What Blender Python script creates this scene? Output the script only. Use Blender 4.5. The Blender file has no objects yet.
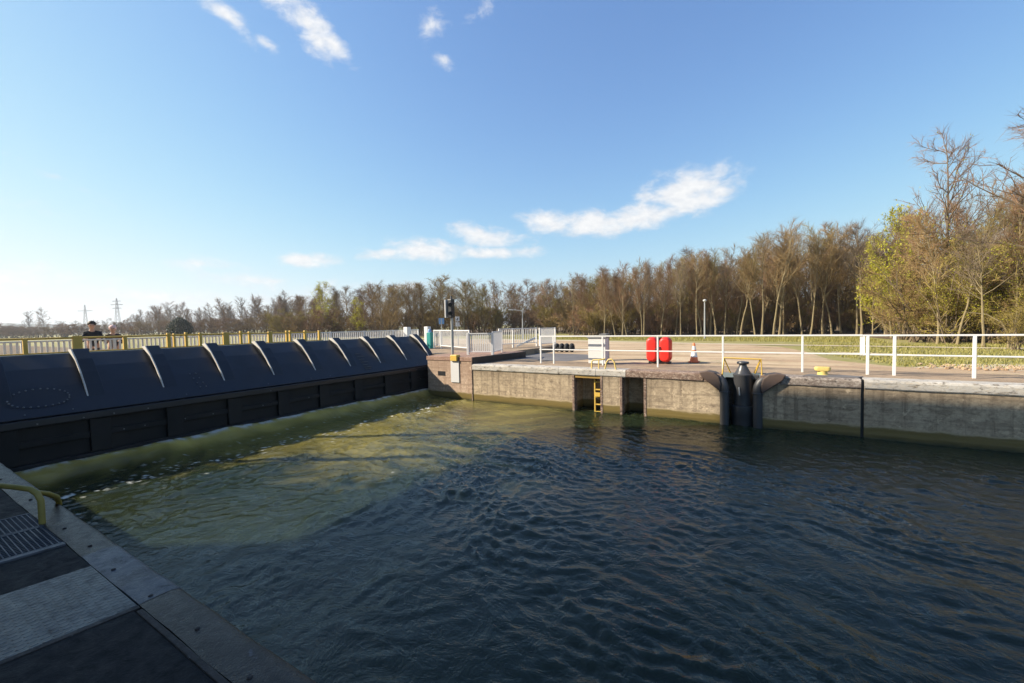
import bpy, math, random
import numpy as np
from mathutils import Vector, Matrix

random.seed(7)
RNG = np.random.default_rng(7)
S = bpy.context.scene
COL = S.collection
R = math.radians

# ------------------------------------------------------------------ camera
F_PX, YAW, PITCH, ROLL, EYE = 424.0, 0.552, 0.0408, 0.0211, 1.6
fw = Vector((-math.sin(YAW), math.cos(YAW), 0)); rt = Vector((math.cos(YAW), math.sin(YAW), 0)); up = Vector((0, 0, 1))
cf = fw * math.cos(PITCH) - up * math.sin(PITCH)
cu = fw * math.sin(PITCH) + up * math.cos(PITCH)
cr = rt * math.cos(ROLL) - cu * math.sin(ROLL)
cu2 = rt * math.sin(ROLL) + cu * math.cos(ROLL)
cam = bpy.data.cameras.new("camera"); camo = bpy.data.objects.new("camera", cam); COL.objects.link(camo)
m = Matrix((cr, cu2, -cf)).transposed().to_4x4(); m.translation = Vector((0, 0, EYE))
camo.matrix_world = m
cam.sensor_width = 36.0; cam.lens = 36.0 * F_PX / 1024.0
cam.clip_start = 0.05; cam.clip_end = 20000
S.camera = camo

def spot(px, depth, z=0.0):
    """ground point at a given bearing (pixel column near the horizon) and distance"""
    lat = (px - 512) / F_PX * depth
    p = fw * depth + rt * lat
    return Vector((p.x, p.y, z))

# ------------------------------------------------------------------ node helpers
class NT:
    def __init__(self, name):
        self.m = bpy.data.materials.new(name); self.m.use_nodes = True
        self.t = self.m.node_tree; self.t.nodes.clear()
        self.out = self.t.nodes.new("ShaderNodeOutputMaterial")
        self.p = self.t.nodes.new("ShaderNodeBsdfPrincipled")
        self.t.links.new(self.p.outputs[0], self.out.inputs[0])
        self._pos = None
    def n(self, t): return self.t.nodes.new(t)
    def l(self, a, b): self.t.links.new(a, b)
    def put(self, sock, v):
        if hasattr(v, "is_linked") or isinstance(v, bpy.types.NodeSocket): self.l(v, sock)
        elif isinstance(v, (tuple, list)) and sock.type == 'RGBA' and len(v) == 3: sock.default_value = (*v, 1)
        else: sock.default_value = v
    @property
    def pos(self):
        if self._pos is None: self._pos = self.n("ShaderNodeNewGeometry").outputs["Position"]
        return self._pos
    def obj(self): return self.n("ShaderNodeTexCoord").outputs["Object"]
    def scale(self, v, s):
        q = self.n("ShaderNodeMapping"); q.inputs["Scale"].default_value = s; self.l(v, q.inputs["Vector"]); return q.outputs[0]
    def noise(self, v, scale, detail=4, rough=.55, dist=0.):
        q = self.n("ShaderNodeTexNoise"); self.l(v, q.inputs["Vector"])
        q.inputs["Scale"].default_value = scale; q.inputs["Detail"].default_value = detail
        q.inputs["Roughness"].default_value = rough; q.inputs["Distortion"].default_value = dist
        return q.outputs["Fac"]
    def vor(self, v, scale, feat='F1', out="Distance"):
        q = self.n("ShaderNodeTexVoronoi"); q.feature = feat; self.l(v, q.inputs["Vector"]); q.inputs["Scale"].default_value = scale
        return q.outputs[out]
    def wave(self, v, scale, dist=0., det=2, direction='X'):
        q = self.n("ShaderNodeTexWave"); q.bands_direction = direction; self.l(v, q.inputs["Vector"])
        q.inputs["Scale"].default_value = scale; q.inputs["Distortion"].default_value = dist; q.inputs["Detail"].default_value = det
        return q.outputs["Fac"]
    def math(self, op, a, b=0., c=0., clamp=False):
        q = self.n("ShaderNodeMath"); q.operation = op; q.use_clamp = clamp
        for i, v in enumerate((a, b, c)): self.put(q.inputs[i], v)
        return q.outputs[0]
    def ramp(self, f, a, b, lo=0., hi=1.):
        q = self.n("ShaderNodeMapRange"); q.clamp = True
        self.put(q.inputs[0], f); q.inputs[1].default_value = a; q.inputs[2].default_value = b
        q.inputs[3].default_value = lo; q.inputs[4].default_value = hi
        return q.outputs[0]
    def mix(self, f, a, b, mode='MIX'):
        q = self.n("ShaderNodeMix"); q.data_type = 'RGBA'; q.blend_type = mode
        self.put(q.inputs[0], f); self.put(q.inputs[6], a); self.put(q.inputs[7], b)
        return q.outputs[2]
    def sep(self, v):
        q = self.n("ShaderNodeSeparateXYZ"); self.l(v, q.inputs[0]); return q.outputs
    def bump(self, h, strength=.3, dist=.02, prev=None):
        q = self.n("ShaderNodeBump"); q.inputs["Strength"].default_value = strength; q.inputs["Distance"].default_value = dist
        self.l(h, q.inputs["Height"])
        if prev: self.l(prev, q.inputs["Normal"])
        return q.outputs[0]
    def fin(self, col, rough=.7, normal=None, metal=0., spec=None):
        self.put(self.p.inputs["Base Color"], col); self.put(self.p.inputs["Roughness"], rough); self.put(self.p.inputs["Metallic"], metal)
        if normal is not None: self.l(normal, self.p.inputs["Normal"])
        if spec is not None: self.p.inputs["Specular IOR Level"].default_value = spec
        return self.m

def paint(name, col, rough=.45, wear=None, amount=.45, metal=0., dirt=.25, sc=9., bumps=.12):
    """painted or bare metal with dirt patches and worn spots"""
    t = NT(name); v = t.pos
    n1 = t.noise(v, sc * .35, 5, .6); n2 = t.noise(v, sc * 3, 5, .65)
    c = t.mix(t.ramp(n1, .35, .75, 0, dirt), col, tuple(x * .45 + .012 for x in col))
    if wear: c = t.mix(t.ramp(n2, amount + .12, amount + .2), c, wear)
    return t.fin(c, t.ramp(n1, .3, .7, rough - .1, rough + .15), t.bump(n2, bumps, .01), metal)

M = {}
def concrete(name, base, light, streak, board=True, algae=True, rough=.85):
    t = NT(name); v = t.pos; s = t.sep(v)
    big = t.noise(v, .9, 6, .62); fine = t.noise(v, 14, 6, .7)
    c = t.mix(t.ramp(big, .35, .68), base, light)
    c = t.mix(t.ramp(fine, .46, .68, 0, .7), c, tuple(x * .5 for x in base))
    md = t.noise(t.scale(v, (1, 1, 2.2)), 3.4, 6, .72, .5); c = t.mix(t.ramp(md, .50, .66, 0, .6), c, streak)
    vs = t.noise(t.scale(v, (7, 7, .35)), 1.0, 5, .6)
    c = t.mix(t.ramp(vs, .52, .72, 0, .75), c, streak)
    bl = t.noise(t.scale(v, (.35, .35, 11)), 1.0, 3, .5)
    c = t.mix(t.ramp(bl, .54, .64, 0, .5), c, tuple(x * .58 for x in base))
    # grime under the coping and weeping stains
    top = t.ramp(t.math('ADD', s[2], t.math('MULTIPLY', t.math('SUBTRACT', vs, .5), .9)), -.62, -.2)
    c = t.mix(t.math('MULTIPLY', top, .45), c, streak)
    spots = t.ramp(t.noise(v, 5.5, 4, .7), .6, .7)
    c = t.mix(t.math('MULTIPLY', spots, .5), c, tuple(min(1, x * 1.5) for x in light))
    r = rough
    if algae:
        wz = t.math('ADD', s[2], t.math('MULTIPLY', t.math('SUBTRACT', t.noise(t.scale(v, (1.5, 1.5, 5)), 1.5, 5, .7), .5), .16))
        line = t.math('MULTIPLY', t.ramp(wz, -1.24, -1.215), t.ramp(wz, -1.18, -1.205))
        c = t.mix(t.math('MULTIPLY', line, .6), c, tuple(min(1, x * 1.35) for x in light))
        c = t.mix(t.ramp(wz, -1.17, -1.25), c, (.17, .125, .042))
        c = t.mix(t.ramp(wz, -1.38, -1.52), c, (.035, .035, .013))
        r = t.ramp(wz, -1.3, -1.15, .35, rough)
    h = t.math('ADD', t.math('MULTIPLY', fine, .6), t.math('MULTIPLY', bl, .8))
    return t.fin(c, r, t.bump(h, .5, .02))
M['concrete'] = concrete('weathered_concrete', (.37, .285, .19), (.52, .41, .275), (.12, .085, .055))
M['pier_concrete'] = concrete('pier_concrete', (.44, .31, .225), (.52, .39, .285), (.26, .165, .11))
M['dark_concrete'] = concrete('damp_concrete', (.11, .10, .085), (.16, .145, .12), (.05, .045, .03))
def stone(name, a, b, dark, stain):
    t = NT(name); v = t.pos
    n1 = t.noise(v, 1.6, 6, .65, .4); n2 = t.noise(v, 17, 5, .7); n3 = t.noise(t.scale(v, (1, 1, 3)), 4.2, 5, .7, .6)
    c = t.mix(t.ramp(n1, .38, .64), a, b)
    c = t.mix(t.ramp(n3, .54, .63), c, dark)
    c = t.mix(t.ramp(n2, .52, .66, 0, .85), c, stain)
    n4 = t.noise(t.scale(v, (1, 1, 2)), 7.5, 6, .75, .7); c = t.mix(t.ramp(n4, .53, .62, 0, .8), c, stain); c = t.mix(t.ramp(n4, .44, .36, 0, .8), c, dark)
    return t.fin(c, .8, t.bump(n2, .4, .015))
M['coping'] = stone('coping_stone', (.50, .47, .42), (.36, .34, .31), (.14, .12, .10), (.42, .36, .28))
M['rusty'] = stone('rusty_edge_steel', (.14, .085, .06), (.22, .145, .105), (.065, .042, .034), (.42, .33, .26))
M['rusty_dark'] = stone('rusty_edge_steel_dark', (.13, .095, .075), (.30, .25, .21), (.06, .048, .042), (.42, .37, .32))
M['pier_cap'] = stone('pier_cap', (.235, .13, .092), (.31, .19, .135), (.15, .09, .065), (.40, .28, .21))
M['gate'] = paint('navy_black_gate_paint', (.006, .0075, .0135), .42, (.022, .022, .025), .64, 0, .5, 4, .10)
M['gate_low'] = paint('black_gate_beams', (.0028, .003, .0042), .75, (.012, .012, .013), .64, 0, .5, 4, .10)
M['gate_edge'] = paint('pale_rib_edge_paint', (.62, .58, .52), .55, (.26, .22, .18), .53)
M['bolt'] = paint('bolt_grey', (.16, .165, .175), .5)
M['scuff'] = paint('scuffed_paint', (.07, .08, .09), .6, (.2, .2, .2), .5)
M['white'] = paint('white_rail_paint', (.72, .71, .69), .42, (.45, .36, .27), .66, 0, .12)
M['white2'] = paint('white_cabinet_paint', (.62, .61, .60), .5, None, 0, 0, .12, 4)
M['grey'] = paint('grey_metal', (.24, .24, .24), .5)
M['darkgrey'] = paint('dark_grey_metal', (.06, .06, .062), .5, (.2, .17, .14), .65)
M['fender'] = paint('dark_fender_steel', (.055, .053, .055), .42, (.19, .115, .08), .56, 0, .4, 7)
M['fender_plate'] = paint('rust_brown_plate', (.095, .062, .048), .6, (.23, .16, .12), .58, 0, .6, 6, .3)
M['bollard'] = paint('dark_bollard_steel', (.062, .062, .066), .38, (.22, .2, .19), .66, .2, .4, 6)
M['yellow'] = paint('yellow_paint', (.66, .43, .08), .45, (.4, .28, .12), .62, 0, .3)
M['paleyellow'] = paint('faded_yellow_paint', (.66, .49, .15), .5, (.42, .33, .2), .6, 0, .25)
M['handle'] = paint('worn_yellow_handle', (.22, .17, .03), .55, (.15, .1, .05), .63, 0, .5)
M['red'] = paint('red_plastic', (.72, .028, .018), .38, None, 0, 0, .15, 3, .03)
M['orange'] = paint('cone_orange', (.82, .20, .07), .5, (.5, .25, .15), .62)
M['conewhite'] = paint('cone_white', (.8, .78, .75), .4, (.4, .38, .36), .62)
M['teal'] = paint('teal_paint', (.02, .27, .25), .45)
M['blue'] = paint('blue_sign', (.16, .32, .55), .4)
M['black'] = paint('black_plastic', (.018, .018, .02), .4)
M['rubber'] = paint('rubber', (.03, .03, .03), .75)
M['glass'] = paint('signal_lens', (.03, .012, .012), .15)
M['galv'] = paint('galvanised_steel', (.36, .37, .37), .45, (.24, .22, .2), .6, .3)
M['lightgrey'] = paint('light_grey_paint', (.5, .5, .49), .5)

def ground(name, cols, sc=(.12, 1.3, 22.), rough=.95, bump=.4):
    t = NT(name); v = t.pos
    a = t.noise(v, sc[0], 5, .6, .3); b = t.noise(v, sc[1], 6, .65); c3 = t.noise(v, sc[2], 4, .7)
    c = t.mix(t.ramp(a, .38, .64), cols[0], cols[1])
    c = t.mix(t.ramp(b, .5, .7, 0, .8), c, cols[2])
    c = t.mix(t.ramp(c3, .5, .75, 0, .6), c, cols[3])
    return t.fin(c, rough, t.bump(c3, bump, .03))
M['land'] = ground('meadow_ground', [(.21, .20, .05), (.28, .24, .09), (.35, .28, .155), (.15, .15, .035)])
M['grass'] = ground('short_grass', [(.15, .155, .03), (.19, .17, .045), (.22, .18, .085), (.10, .12, .02)], (.25, 1.8, 16))
M['yard'] = ground('compacted_sand', [(.36, .26, .155), (.42, .31, .195), (.27, .19, .115), (.48, .38, .26)], (.2, 1.1, 26))
def yardmat():
    t = NT('rolled_sand_yard'); v = t.pos
    a = t.noise(v, .22, 5, .6, .4); b = t.noise(t.scale(v, (.16, .9, 1)), 1.0, 6, .65, .5); c3 = t.noise(v, 24, 4, .75); d = t.noise(v, 2.4, 6, .7)
    c = t.mix(t.ramp(a, .36, .62), (.41, .295, .175), (.52, .40, .26))
    c = t.mix(t.ramp(b, .46, .60, 0, .75), c, (.31, .195, .115)); c = t.mix(t.ramp(b, .36, .26, 0, .7), c, (.50, .41, .28))
    c = t.mix(t.ramp(d, .54, .68, 0, .6), c, (.19, .15, .10)); c = t.mix(t.ramp(c3, .52, .72, 0, .6), c, (.50, .42, .31))
    c = t.mix(t.math('MULTIPLY', t.ramp(t.noise(v, .55, 6, .7, .8), .56, .64), .55), c, (.15, .14, .05))
    return t.fin(c, .95, t.bump(t.math('ADD', c3, d), .5, .03))
M['yard'] = yardmat()
M['paleroad'] = ground('pale_gravel', [(.46, .38, .27), (.52, .44, .32), (.38, .3, .2), (.55, .48, .37)])
M['apron'] = ground('brown_paving', [(.235, .165, .105), (.34, .245, .16), (.11, .085, .062), (.42, .34, .25)], (.6, 2.6, 26))
M['asphalt_grey'] = ground('worn_asphalt', [(.11, .105, .11), (.15, .14, .14), (.085, .08, .08), (.2, .19, .18)], (.5, 2, 30))
M['forestfloor'] = ground('leaf_litter', [(.11, .07, .035), (.15, .10, .05), (.075, .055, .03), (.2, .14, .08)])
M['hill'] = ground('wooded_hill', [(.07, .075, .05), (.10, .09, .06), (.05, .055, .035), (.09, .08, .05)], (.004, .02, .1))
M['deck'] = None
def deckmat(name, base, speck, chip, rough=.7):
    t = NT(name); v = t.pos
    a = t.noise(v, 2.2, 6, .65); b = t.noise(v, 70, 3, .7); c3 = t.noise(v, 9, 6, .75, .5)
    c = t.mix(t.ramp(a, .35, .7), base, tuple(x * 1.5 for x in base))
    c = t.mix(t.ramp(b, .62, .74, 0, .8), c, speck)
    c = t.mix(t.ramp(c3, .6, .68, 0, .7), c, chip)
    d = t.noise(v, 4.5, 7, .78, .9); c = t.mix(t.ramp(d, .5, .62, 0, .75), c, tuple(x * .45 for x in base)); c = t.mix(t.ramp(d, .42, .34, 0, .5), c, tuple(x * 1.9 for x in base))
    return t.fin(c, t.ramp(c3, .4, .7, rough - .15, rough + .15), t.bump(t.math('ADD', b, t.math('MULTIPLY', c3, 1.5)), .6, .007), 0., .3)
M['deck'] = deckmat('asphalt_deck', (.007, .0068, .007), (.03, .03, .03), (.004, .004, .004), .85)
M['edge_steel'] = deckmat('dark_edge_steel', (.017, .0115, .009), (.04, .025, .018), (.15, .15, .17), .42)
M['edge_light'] = deckmat('bare_edge_steel', (.055, .058, .068), (.09, .09, .10), (.018, .014, .013), .45)
M['joint'] = deckmat('edge_joint', (.024, .019, .017), (.09, .085, .085), (.20, .185, .18), .7)
def checker():
    t = NT('checker_plate'); v = t.pos
    a = t.noise(v, 2.5, 5, .65); c3 = t.noise(v, 11, 6, .75, .4)
    r1 = t.n("ShaderNodeMapping"); r1.inputs["Rotation"].default_value = (0, 0, R(45)); r1.inputs["Scale"].default_value = (1, .5, 1); t.l(v, r1.inputs["Vector"])
    ck = t.n("ShaderNodeTexVoronoi"); ck.feature = 'F1'; ck.inputs["Scale"].default_value = 34; ck.inputs["Randomness"].default_value = .12
    t.l(r1.outputs[0], ck.inputs["Vector"])
    stud = t.ramp(ck.outputs["Distance"], .34, .2)
    c = t.mix(t.ramp(a, .38, .68), (.020, .0205, .022), (.040, .042, .046))
    c = t.mix(t.ramp(c3, .56, .68, 0, .8), c, (.016, .012, .010))
    c = t.mix(t.math('MULTIPLY', stud, .45), c, (.085, .09, .10))
    return t.fin(c, t.ramp(c3, .4, .7, .32, .6), t.bump(stud, .9, .006))
M['checker'] = checker()

def bark(name, a, b, rnd=.35):
    t = NT(name); v = t.obj()
    oi = t.n("ShaderNodeObjectInfo").outputs["Random"]
    n = t.noise(v, 3.2, 5, .65)
    c = t.mix(t.ramp(n, .35, .7), a, b)
    c = t.mix(t.math('MULTIPLY', oi, rnd), c, tuple(x * .5 for x in a))
    return t.fin(c, .9)
M['bark'] = bark('pale_bark', (.21, .165, .09), (.31, .245, .13))
M['bark_dark'] = bark('dark_bark', (.12, .088, .055), (.19, .14, .085))
M['bark_grey'] = bark('grey_bark', (.10, .088, .075), (.16, .14, .12))
M['twig'] = bark('brown_twigs', (.235, .148, .06), (.30, .20, .08), .5)
M['twig_red'] = bark('reddish_twigs', (.225, .128, .068), (.275, .165, .085), .45)
M['twig_grey'] = bark('grey_twigs', (.20, .145, .105), (.255, .19, .135), .35)
M['twig_olive'] = bark('olive_twigs', (.235, .175, .048), (.29, .22, .06), .45)
def leafm(name, a, b):
    t = NT(name); v = t.obj(); n = t.noise(v, 2.2, 3, .6)
    c = t.mix(t.ramp(n, .35, .65), a, b)
    t.p.inputs["Transmission Weight"].default_value = 0
    t.fin(c, .6)
    tr = t.n("ShaderNodeBsdfTranslucent"); t.l(c, tr.inputs[0]); mx = t.n("ShaderNodeMixShader"); mx.inputs[0].default_value = .35
    t.l(t.p.outputs[0], mx.inputs[1]); t.l(tr.outputs[0], mx.inputs[2]); t.l(mx.outputs[0], t.out.inputs[0])
    return t.m
M['bud'] = leafm('yellow_green_buds', (.46, .41, .02), (.35, .36, .025))
M['bud2'] = leafm('olive_buds', (.24, .18, .035), (.30, .24, .045))
M['evergreen'] = leafm('evergreen_needles', (.018, .028, .014), (.032, .042, .02))
M['greenleaf'] = leafm('green_leaves', (.10, .13, .02), (.06, .10, .018))
M['blade'] = leafm('grass_blades', (.29, .275, .06), (.36, .31, .11))
M['skin'] = paint('skin', (.48, .28, .2), .55, None, 0, 0, .05)
M['jacket'] = paint('dark_jacket', (.016, .018, .024), .8, None, 0, 0, .1)
M['jacket2'] = paint('maroon_black_jacket', (.03, .018, .02), .8, None, 0, 0, .1)
M['jeans'] = paint('dark_trousers', (.02, .022, .032), .85, None, 0, 0, .1)
M['hair'] = paint('dark_hair', (.02, .014, .01), .6, None, 0, 0, .1)
M['pinkhat'] = paint('pale_pink_hat', (.72, .5, .48), .8, None, 0, 0, .05)
M['eye'] = paint('eye', (.03, .02, .02), .2, None, 0, 0, 0)
M['brick'] = concrete('shade_house_render', (.42, .38, .33), (.48, .44, .38), (.3, .26, .2), True, False)
M['roofing'] = paint('roof_felt', (.08, .08, .085), .8)
M['window'] = paint('window_glass', (.03, .04, .05), .08, None, 0, 0, 0)

# ------------------------------------------------------------------ mesh builder
class MB:
    def __init__(self): self.v = []; self.f = []
    def add(self, vs, fs):
        o = len(self.v); self.v += [tuple(p) for p in vs]; self.f += [tuple(i + o for i in f) for f in fs]; return self
    def box(self, x0, x1, y0, y1, z0, z1):
        vs = [(x, y, z) for z in (z0, z1) for y in (y0, y1) for x in (x0, x1)]
        return self.add(vs, [(0, 2, 3, 1), (4, 5, 7, 6), (0, 1, 5, 4), (2, 6, 7, 3), (0, 4, 6, 2), (1, 3, 7, 5)])
    def beam(self, a, b, w, h, upv=(0, 0, 1)):
        a, b = Vector(a), Vector(b); d = (b - a).normalized(); u = Vector(upv)
        if abs(d.dot(u)) > .98: u = Vector((0, 1, 0))
        s = d.cross(u).normalized(); u = s.cross(d).normalized()
        vs = [p + s * i * w / 2 + u * j * h / 2 for p in (a, b) for (i, j) in ((-1, -1), (1, -1), (1, 1), (-1, 1))]
        return self.add(vs, [(3, 2, 1, 0), (4, 5, 6, 7), (0, 1, 5, 4), (1, 2, 6, 5), (2, 3, 7, 6), (3, 0, 4, 7)])
    def tube(self, pts, rad, n=10, cap=True):
        pts = [Vector(p) for p in pts]
        if not isinstance(rad, (list, tuple)): rad = [rad] * len(pts)
        vs = []; prev = None
        for i, p in enumerate(pts):
            d = (pts[min(i + 1, len(pts) - 1)] - pts[max(i - 1, 0)]).normalized()
            if prev is None:
                u = Vector((0, 0, 1)) if abs(d.z) < .9 else Vector((1, 0, 0))
                s = d.cross(u).normalized()
            else:
                s = (prev - d * prev.dot(d)).normalized()
            prev = s; u = d.cross(s)
            vs += [p + (s * math.cos(2 * math.pi * k / n) + u * math.sin(2 * math.pi * k / n)) * rad[i] for k in range(n)]
        fs = [(i * n + k, i * n + (k + 1) % n, (i + 1) * n + (k + 1) % n, (i + 1) * n + k) for i in range(len(pts) - 1) for k in range(n)]
        if cap: fs += [tuple(range(n))[::-1], tuple((len(pts) - 1) * n + k for k in range(n))]
        return self.add(vs, fs)
    def lathe(self, c, prof, n=24):
        vs = [(c[0] + r * math.cos(2 * math.pi * k / n), c[1] + r * math.sin(2 * math.pi * k / n), c[2] + z) for r, z in prof for k in range(n)]
        fs = [(i * n + k, i * n + (k + 1) % n, (i + 1) * n + (k + 1) % n, (i + 1) * n + k) for i in range(len(prof) - 1) for k in range(n)]
        fs += [tuple(range(n))[::-1], tuple((len(prof) - 1) * n + k for k in range(n))]
        return self.add(vs, fs)
    def prism(self, poly, y0, y1):
        """poly in (x,z), extruded along y"""
        n = len(poly); vs = [(x, y0, z) for x, z in poly] + [(x, y1, z) for x, z in poly]
        return self.add(vs, [tuple(range(n)), tuple(range(n, 2 * n))[::-1]] + [(i, i + n, (i + 1) % n + n, (i + 1) % n) for i in range(n)])
    def slab(self, poly, z0, z1):
        """poly in (x,y), extruded in z"""
        n = len(poly); vs = [(x, y, z0) for x, y in poly] + [(x, y, z1) for x, y in poly]
        return self.add(vs, [tuple(range(n))[::-1], tuple(range(n, 2 * n))] + [(i, (i + 1) % n, (i + 1) % n + n, i + n) for i in range(n)])
    def sheet(self, poly, z): return self.add([(x, y, z) for x, y in poly], [tuple(range(len(poly)))])
    def ball(self, c, r, n=10, sq=(1, 1, 1)):
        k = n // 2
        prof = [(math.sin(math.pi * i / k), -math.cos(math.pi * i / k)) for i in range(k + 1)]
        vs = [(c[0] + sq[0] * r * max(a, 1e-3) * math.cos(2 * math.pi * j / n), c[1] + sq[1] * r * max(a, 1e-3) * math.sin(2 * math.pi * j / n), c[2] + sq[2] * r * b) for a, b in prof for j in range(n)]
        return self.add(vs, [(i * n + j, i * n + (j + 1) % n, (i + 1) * n + (j + 1) % n, (i + 1) * n + j) for i in range(k) for j in range(n)])

def origin(o):
    p = Vector((0, 0, 0))
    while o is not None: p = p + o.location; o = o.parent
    return p
def mesh(name, mb, mat, off, smooth=False):
    me = bpy.data.meshes.new(name); me.from_pydata([(p[0] - off[0], p[1] - off[1], p[2] - off[2]) for p in mb.v], [], mb.f); me.update()
    import bmesh
    if len(mb.f) < 20000:
        b = bmesh.new(); b.from_mesh(me); bmesh.ops.recalc_face_normals(b, faces=b.faces); b.to_mesh(me); b.free()
    me.materials.append(M[mat] if isinstance(mat, str) else mat)
    if smooth:
        me.shade_smooth()
        me.set_sharp_from_angle(angle=R(40))
    return me
def bev(o, w, seg=2):
    if w:
        b = o.modifiers.new("bevel", 'BEVEL'); b.width = w; b.segments = seg; b.limit_method = 'ANGLE'; b.angle_limit = R(35)
def tag(o, label=None, cat=None, group=None, kind=None):
    if label: o['label'] = label
    if cat: o['category'] = cat
    if group: o['group'] = group
    if kind: o['kind'] = kind
    return o
def thing(name, label, cat, loc, group=None, kind=None):
    o = bpy.data.objects.new(name, None); o.empty_display_size = .2; COL.objects.link(o); o.location = loc
    return tag(o, label, cat, group, kind)
def part(name, mb, mat, parent, bevel=0, smooth=False, label=None):
    o = bpy.data.objects.new(name, mesh(name, mb, mat, origin(parent), smooth)); COL.objects.link(o); o.parent = parent; bev(o, bevel)
    if label: o['label'] = label
    return o
def solo(name, mb, mat, label, cat, loc, bevel=0, smooth=False, group=None, kind=None):
    o = bpy.data.objects.new(name, mesh(name, mb, mat, loc, smooth)); COL.objects.link(o); o.location = loc; bev(o, bevel)
    return tag(o, label, cat, group, kind)
def struct(name, mb, mat, kind='structure', bevel=0):
    o = bpy.data.objects.new(name, mesh(name, mb, mat, (0, 0, 0))); COL.objects.link(o); bev(o, bevel); o['kind'] = kind; return o
def copy_tree(o, parent=None):
    c = o.copy(); COL.objects.link(c)
    if parent is not None: c.parent = parent
    for ch in o.children: copy_tree(ch, c)
    return c

# ------------------------------------------------------------------ ground, yard, hills
YW = 13.9; ZW = -1.52; G = 3000
struct('ground', MB().add([(-G, 14.6, -.03), (G, 14.6, -.03), (G, G, -.03), (-G, G, -.03)], [(0, 1, 2, 3)])
       .add([(-G, -G, -.03), (G, -G, -.03), (G, .7, -.03), (-G, .7, -.03)], [(0, 1, 2, 3)]), 'land')
struct('embankment', MB().add([(-G, -2, -.02), (-24, -2, -.02), (-24, 15, -.02), (-G, 15, -.02), (-24, -2, -3), (-24, 15, -3)], [(0, 1, 2, 3), (1, 4, 5, 2)]), 'forestfloor')
struct('sandy_yard', MB().sheet([(-10.3, 16.4), (60, 16.4), (60, 17.4), (9, 17.5), (3.4, 17.8), (1.9, 20), (1.3, 25), (.4, 28.5), (-1.5, 30.5), (-16, 35.5), (-34, 38), (-34, 24), (-10.3, 17.7)], -.012), 'yard')
struct('paving', MB().sheet([(-10.45, 14.4), (60, 14.4), (60, 16.4), (-10.45, 16.4)], -.008), 'apron')
struct('asphalt_patch', MB().sheet([(-10.2, 16.8), (-7.4, 16.3), (-6.6, 18.2), (-8.0, 20.2), (-11, 20.5)], -.006), 'asphalt_grey')
struct('bare_earth', MB().sheet([(3.6, 17.7), (30, 17.5), (30, 20.5), (8, 20.2), (5, 19.4)], -.014), 'paleroad')
struct('road', MB().sheet([(-60, 43), (-16, 35.2), (-4, 31.2), (3, 29.6), (26, 25.5), (26, 26.2), (3.4, 30.5), (-4, 32.2), (-16, 36.6), (-60, 45)], -.004), 'paleroad')
struct('track', MB().sheet([(2.2, 24.2), (5, 23.2), (9, 22.6), (9, 23.0), (5, 23.8), (2.4, 24.8)], -.008), 'paleroad')
struct('forest_floor', MB().sheet([(-110, 53), (-49, 46), (-30, 70), (-16, 44), (6, 48), (7, 39.5), (11, 34), (17, 29), (30, 29), (140, 120), (-100, 190)], -.016), 'forestfloor')
# gentle wooded hills far left
hm = MB(); nx = 90
hx = np.linspace(-160, 330, nx)
rows = []
for j, (dd, hh) in enumerate(((1250, -1), (1400, .55), (1560, 1.0), (1800, 1.1), (2300, -.2))):
    for i, px in enumerate(hx):
        base = 36 * math.exp(-((px - 20) / 120) ** 2) + 12 * math.exp(-((px - 260) / 90) ** 2) + 6 + 3 * math.sin(px * .05 + j) + 2 * math.sin(px * .17)
        p = spot(px, dd, max(-4, base * hh)); rows.append(tuple(p))
fs = [(j * nx + i, j * nx + i + 1, (j + 1) * nx + i + 1, (j + 1) * nx + i) for j in range(4) for i in range(nx - 1)]
struct('hills', MB().add(rows, fs), 'hill')

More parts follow.
